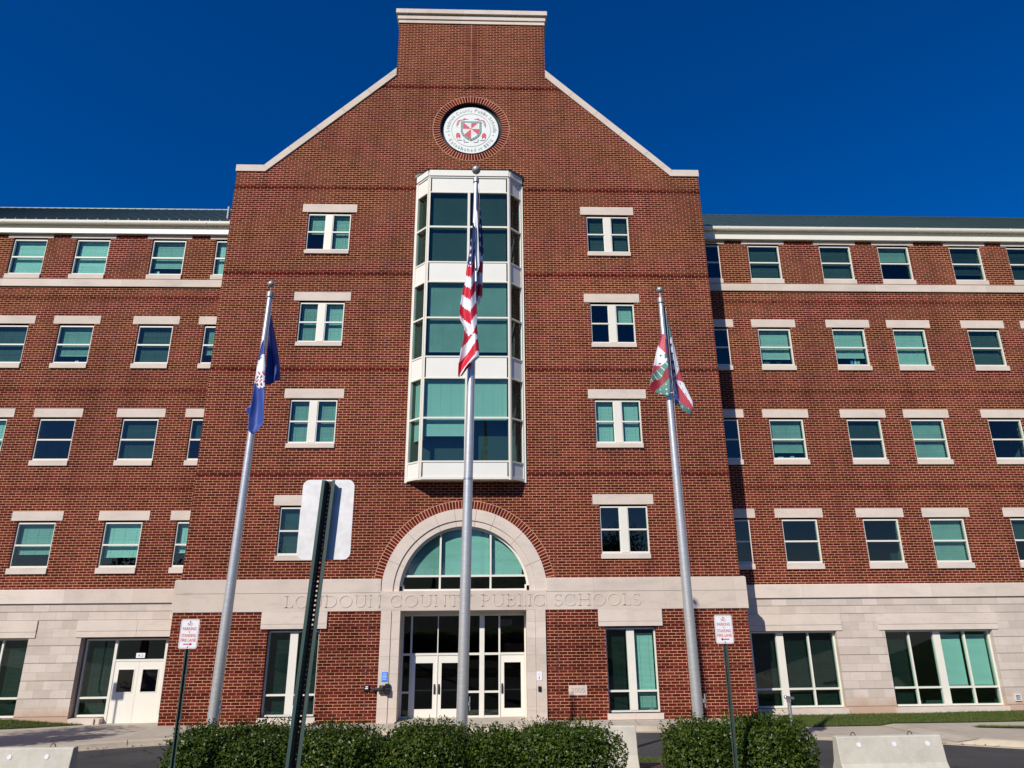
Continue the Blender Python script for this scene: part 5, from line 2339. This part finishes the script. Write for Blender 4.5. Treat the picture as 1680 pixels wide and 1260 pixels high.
# ------------------------------------------------------------------ standpipe by the right wing
sp = empty("standpipe", (11.18, -1.0, walk_z(11.18, -1.0) - .05), "silver standpipe with a tilted cap standing on the grass by the right wing", "standpipe")
o = MB()
o.tube([(0, 0, -.05), (0, 0, .80)], .06, 16)
o.build("pipe", M['galv'], sp, smooth=True)
o = MB()
o.tube([(0, 0, .80), (0, 0, .90)], .075, 16)
o.tube([(-.10, 0, .945), (.17, -.02, .91)], [.055, .04], 14)
o.sphere((-.10, 0, .945), .058, 14, 10)
o.build("cap", M['steel'], sp, smooth=True)
# low white sign leaning by the left tall window
ls = empty("leaning_sign", (-5.53, -1.0, .0), "narrow white notice board standing by the left tall window behind the signpost", "notice board")
o = MB()
o.prism([(-.14, .05), (.12, .05), (.16, .72), (-.10, .72)], -.02, .01, 'y')
o.build("panel", M['white_paper'], ls)
o = MB()
o.box(-.02, .10, -.024, -.021, .50, .56)
o.build("red_mark", M['sign_red'], ls)
o = MB()
o.box(-.06, .14, -.03, .02, .72, .80)
o.box(-.03, .0, .0, .03, 0, .72)
o.build("holder", M['charcoal'], ls)


# ------------------------------------------------------------------ shrubs
def leaf_cloud(P, Nn, size, mat, name, parent, aspect=.5, spread=.8):
    """one rhombic leaf per point, facing roughly along the given normals"""
    n_ = len(P)
    r1 = rng.normal(size=(n_, 3))
    nn = Nn + rng.normal(scale=spread, size=(n_, 3))
    nn /= np.linalg.norm(nn, axis=1, keepdims=True)
    u = np.cross(nn, r1)
    u /= np.linalg.norm(u, axis=1, keepdims=True) + 1e-9
    v = np.cross(nn, u)
    L = size * rng.uniform(.65, 1.3, (n_, 1))
    cup = nn * L * .12
    V = np.stack([P - u * L * .5, P + v * L * aspect * .5 + cup, P + u * L * .5, P - v * L * aspect * .5 + cup], axis=1).reshape(-1, 3)
    me = bpy.data.meshes.new(name)
    me.vertices.add(4 * n_)
    me.vertices.foreach_set('co', V.astype(np.float32).ravel())
    me.loops.add(4 * n_)
    me.loops.foreach_set('vertex_index', np.arange(4 * n_, dtype=np.int32))
    me.polygons.add(n_)
    me.polygons.foreach_set('loop_start', np.arange(0, 4 * n_, 4, dtype=np.int32))
    me.materials.append(mat)
    me.update(calc_edges=True)
    me.validate()
    o = bpy.data.objects.new(name, me)
    COL.objects.link(o)
    o.parent = parent
    return o


def shrub(x0, x1, yc, ry, zt, label, n_=15000, droop=0.):
    cx_ = (x0 + x1) / 2
    zb_ = isl_z(cx_, yc)
    r = empty("shrub", (cx_, yc, zb_), label, "shrub", "evergreen shrubs round the flagpoles")
    H = zt - zb_
    rx = (x1 - x0) / 2
    # superellipsoid shell with lumps
    d = rng.normal(size=(n_, 3))
    d /= np.linalg.norm(d, axis=1, keepdims=True)
    e = 3.5
    k = (np.abs(d[:, 0] / rx) ** e + np.abs(d[:, 1] / ry) ** e + np.abs(d[:, 2] / (H / 2)) ** e) ** (-1 / e)
    lump = np.ones(n_)
    for i in range(34):
        q = rng.normal(size=3)
        q /= np.linalg.norm(q)
        lump += rng.uniform(-.20, .10) * np.exp(-((1 - d @ q) / .03))
    depth = rng.uniform(0, 1, n_) ** 2.2
    P = d * (k * lump * (1 - .42 * depth))[:, None]
    P[:, 2] += H / 2
    P[:, 2] = np.maximum(P[:, 2], .06)
    nrm = d * np.array([1 / rx, 1 / ry, 2 / H])
    nrm /= np.linalg.norm(nrm, axis=1, keepdims=True)
    nrm[:, 2] += .35
    # sprigs that stand out of the top and sides
    SP, SN = [], []
    for i in range(240):
        q = rng.normal(size=3)
        q[2] = abs(q[2]) + (.3 if i % 3 else -.2)
        q /= np.linalg.norm(q)
        kk = (abs(q[0] / rx) ** e + abs(q[1] / ry) ** e + abs(q[2] / (H / 2)) ** e) ** (-1 / e)
        base = q * kk * .95 + np.array([0, 0, H / 2])
        dirn = np.array([q[0] * .5 + rng.normal() * .25, q[1] * .5 + rng.normal() * .25, .8])
        dirn /= np.linalg.norm(dirn)
        ln = rng.uniform(.05, .21)
        for j in range(9):
            SP.append(base + dirn * ln * (j / 8) + rng.normal(scale=.012, size=3))
            SN.append(dirn * .3 + rng.normal(size=3) * .8)
    P = np.vstack([P, np.array(SP)])
    nrm = np.vstack([nrm, np.array(SN)])
    m_ = 4200
    d2 = rng.normal(size=(m_, 3))
    d2 /= np.linalg.norm(d2, axis=1, keepdims=True)
    k2 = (np.abs(d2[:, 0] / rx) ** e + np.abs(d2[:, 1] / ry) ** e + np.abs(d2[:, 2] / (H / 2)) ** e) ** (-1 / e)
    P2 = d2 * (k2 * rng.uniform(.5, .9, m_))[:, None]
    P2[:, 2] = np.maximum(P2[:, 2] + H / 2, .08)
    foliage = leaf_cloud(np.vstack([P, P2]), np.vstack([nrm, d2]), np.concatenate([np.full(len(P), .05), np.full(m_, .10)])[:, None], M['leaf'], "foliage", r, .55)
    o = MB()
    for i in range(9):
        a = random.uniform(0, 6.28)
        tx_, ty_ = math.cos(a) * rx * random.uniform(.2, .7), math.sin(a) * ry * random.uniform(.2, .7)
        o.tube([(tx_ * .15, ty_ * .15, -.05), (tx_ * .5, ty_ * .5, H * .35), (tx_, ty_, H * .8)], [.022, .015, .006], 6)
    o.build("stem", M['twig'], r)
    return r


SY = -12.62
shrub(-4.52, -3.26, SY, .68, 2.05, "evergreen shrub at the left end of the row behind the left sign post", 13000)
shrub(-3.72, -2.20, SY, .70, 2.06, "evergreen shrub between the left flagpole and the leaning sign post", 14000)
shrub(-2.52, -.86, SY, .70, 2.03, "evergreen shrub just right of the leaning sign post", 14000)
shrub(-1.02, .80, SY, .70, 2.04, "rounded evergreen shrub in front of the middle flagpole", 15000)
shrub(.60, 1.55, SY + .1, .55, 1.93, "low evergreen shrub just right of the middle flagpole", 9000)
shrub(1.20, 3.30, SY, .74, 2.01, "wide evergreen shrub in front of the half hidden barrier", 18000)
shrub(4.05, 5.42, SY, .72, 2.02, "evergreen shrub at the foot of the right flagpole", 13000)
shrub(5.05, 6.60, SY, .76, 2.09, "evergreen shrub at the right end beside the right sign post", 16000)


# ------------------------------------------------------------------ trees outside the frame: they throw the left shadow and stand in the window reflections
def tree(x, y, h, rad, label, n_=5000, size=.35, bare=False):
    zb_ = terr(y) if y < -1 else -.2
    r = empty("tree", (x, y, zb_), label, "tree", "trees outside the picture")
    o = MB()
    o.tube([(0, 0, -.3), (.05, .05, h * .35), (0, .1, h * .7)], [.22, .16, .06], 10)
    tips = []
    for i in range(26):
        a = random.uniform(0, 6.28)
        z0 = h * random.uniform(.3, .68)
        ln = rad * random.uniform(.5, 1.0)
        p1 = (math.cos(a) * ln * .5, math.sin(a) * ln * .5, z0 + h * .08)
        p2 = (math.cos(a) * ln, math.sin(a) * ln, z0 + h * random.uniform(.12, .3))
        o.tube([(0, .05, z0), p1, p2], [.07, .045, .015], 6)
        tips += [p1, p2]
    o.build("trunk", M['bark'], r)
    tips = np.array(tips)
    P = tips[rng.integers(0, len(tips), n_)] + rng.normal(scale=rad * .17, size=(n_, 3))
    leaf_cloud(P, rng.normal(size=(n_, 3)), size, M['tree_leaf'], "crown", r, .6)
    return r


tree(-16.9, -7.5, 6.2, 1.9, "leafy street tree beyond the left edge of the picture", 3600, .24)
for i, (x, y, h) in enumerate(((-16, -52, 6.5), (-6, -58, 7.5), (5, -50, 6), (15, -56, 7), (27, -60, 7.5), (-30, -60, 7.5))):
    tree(x, y, h, 4.2, "tree across the road behind the camera", 6000, .26)
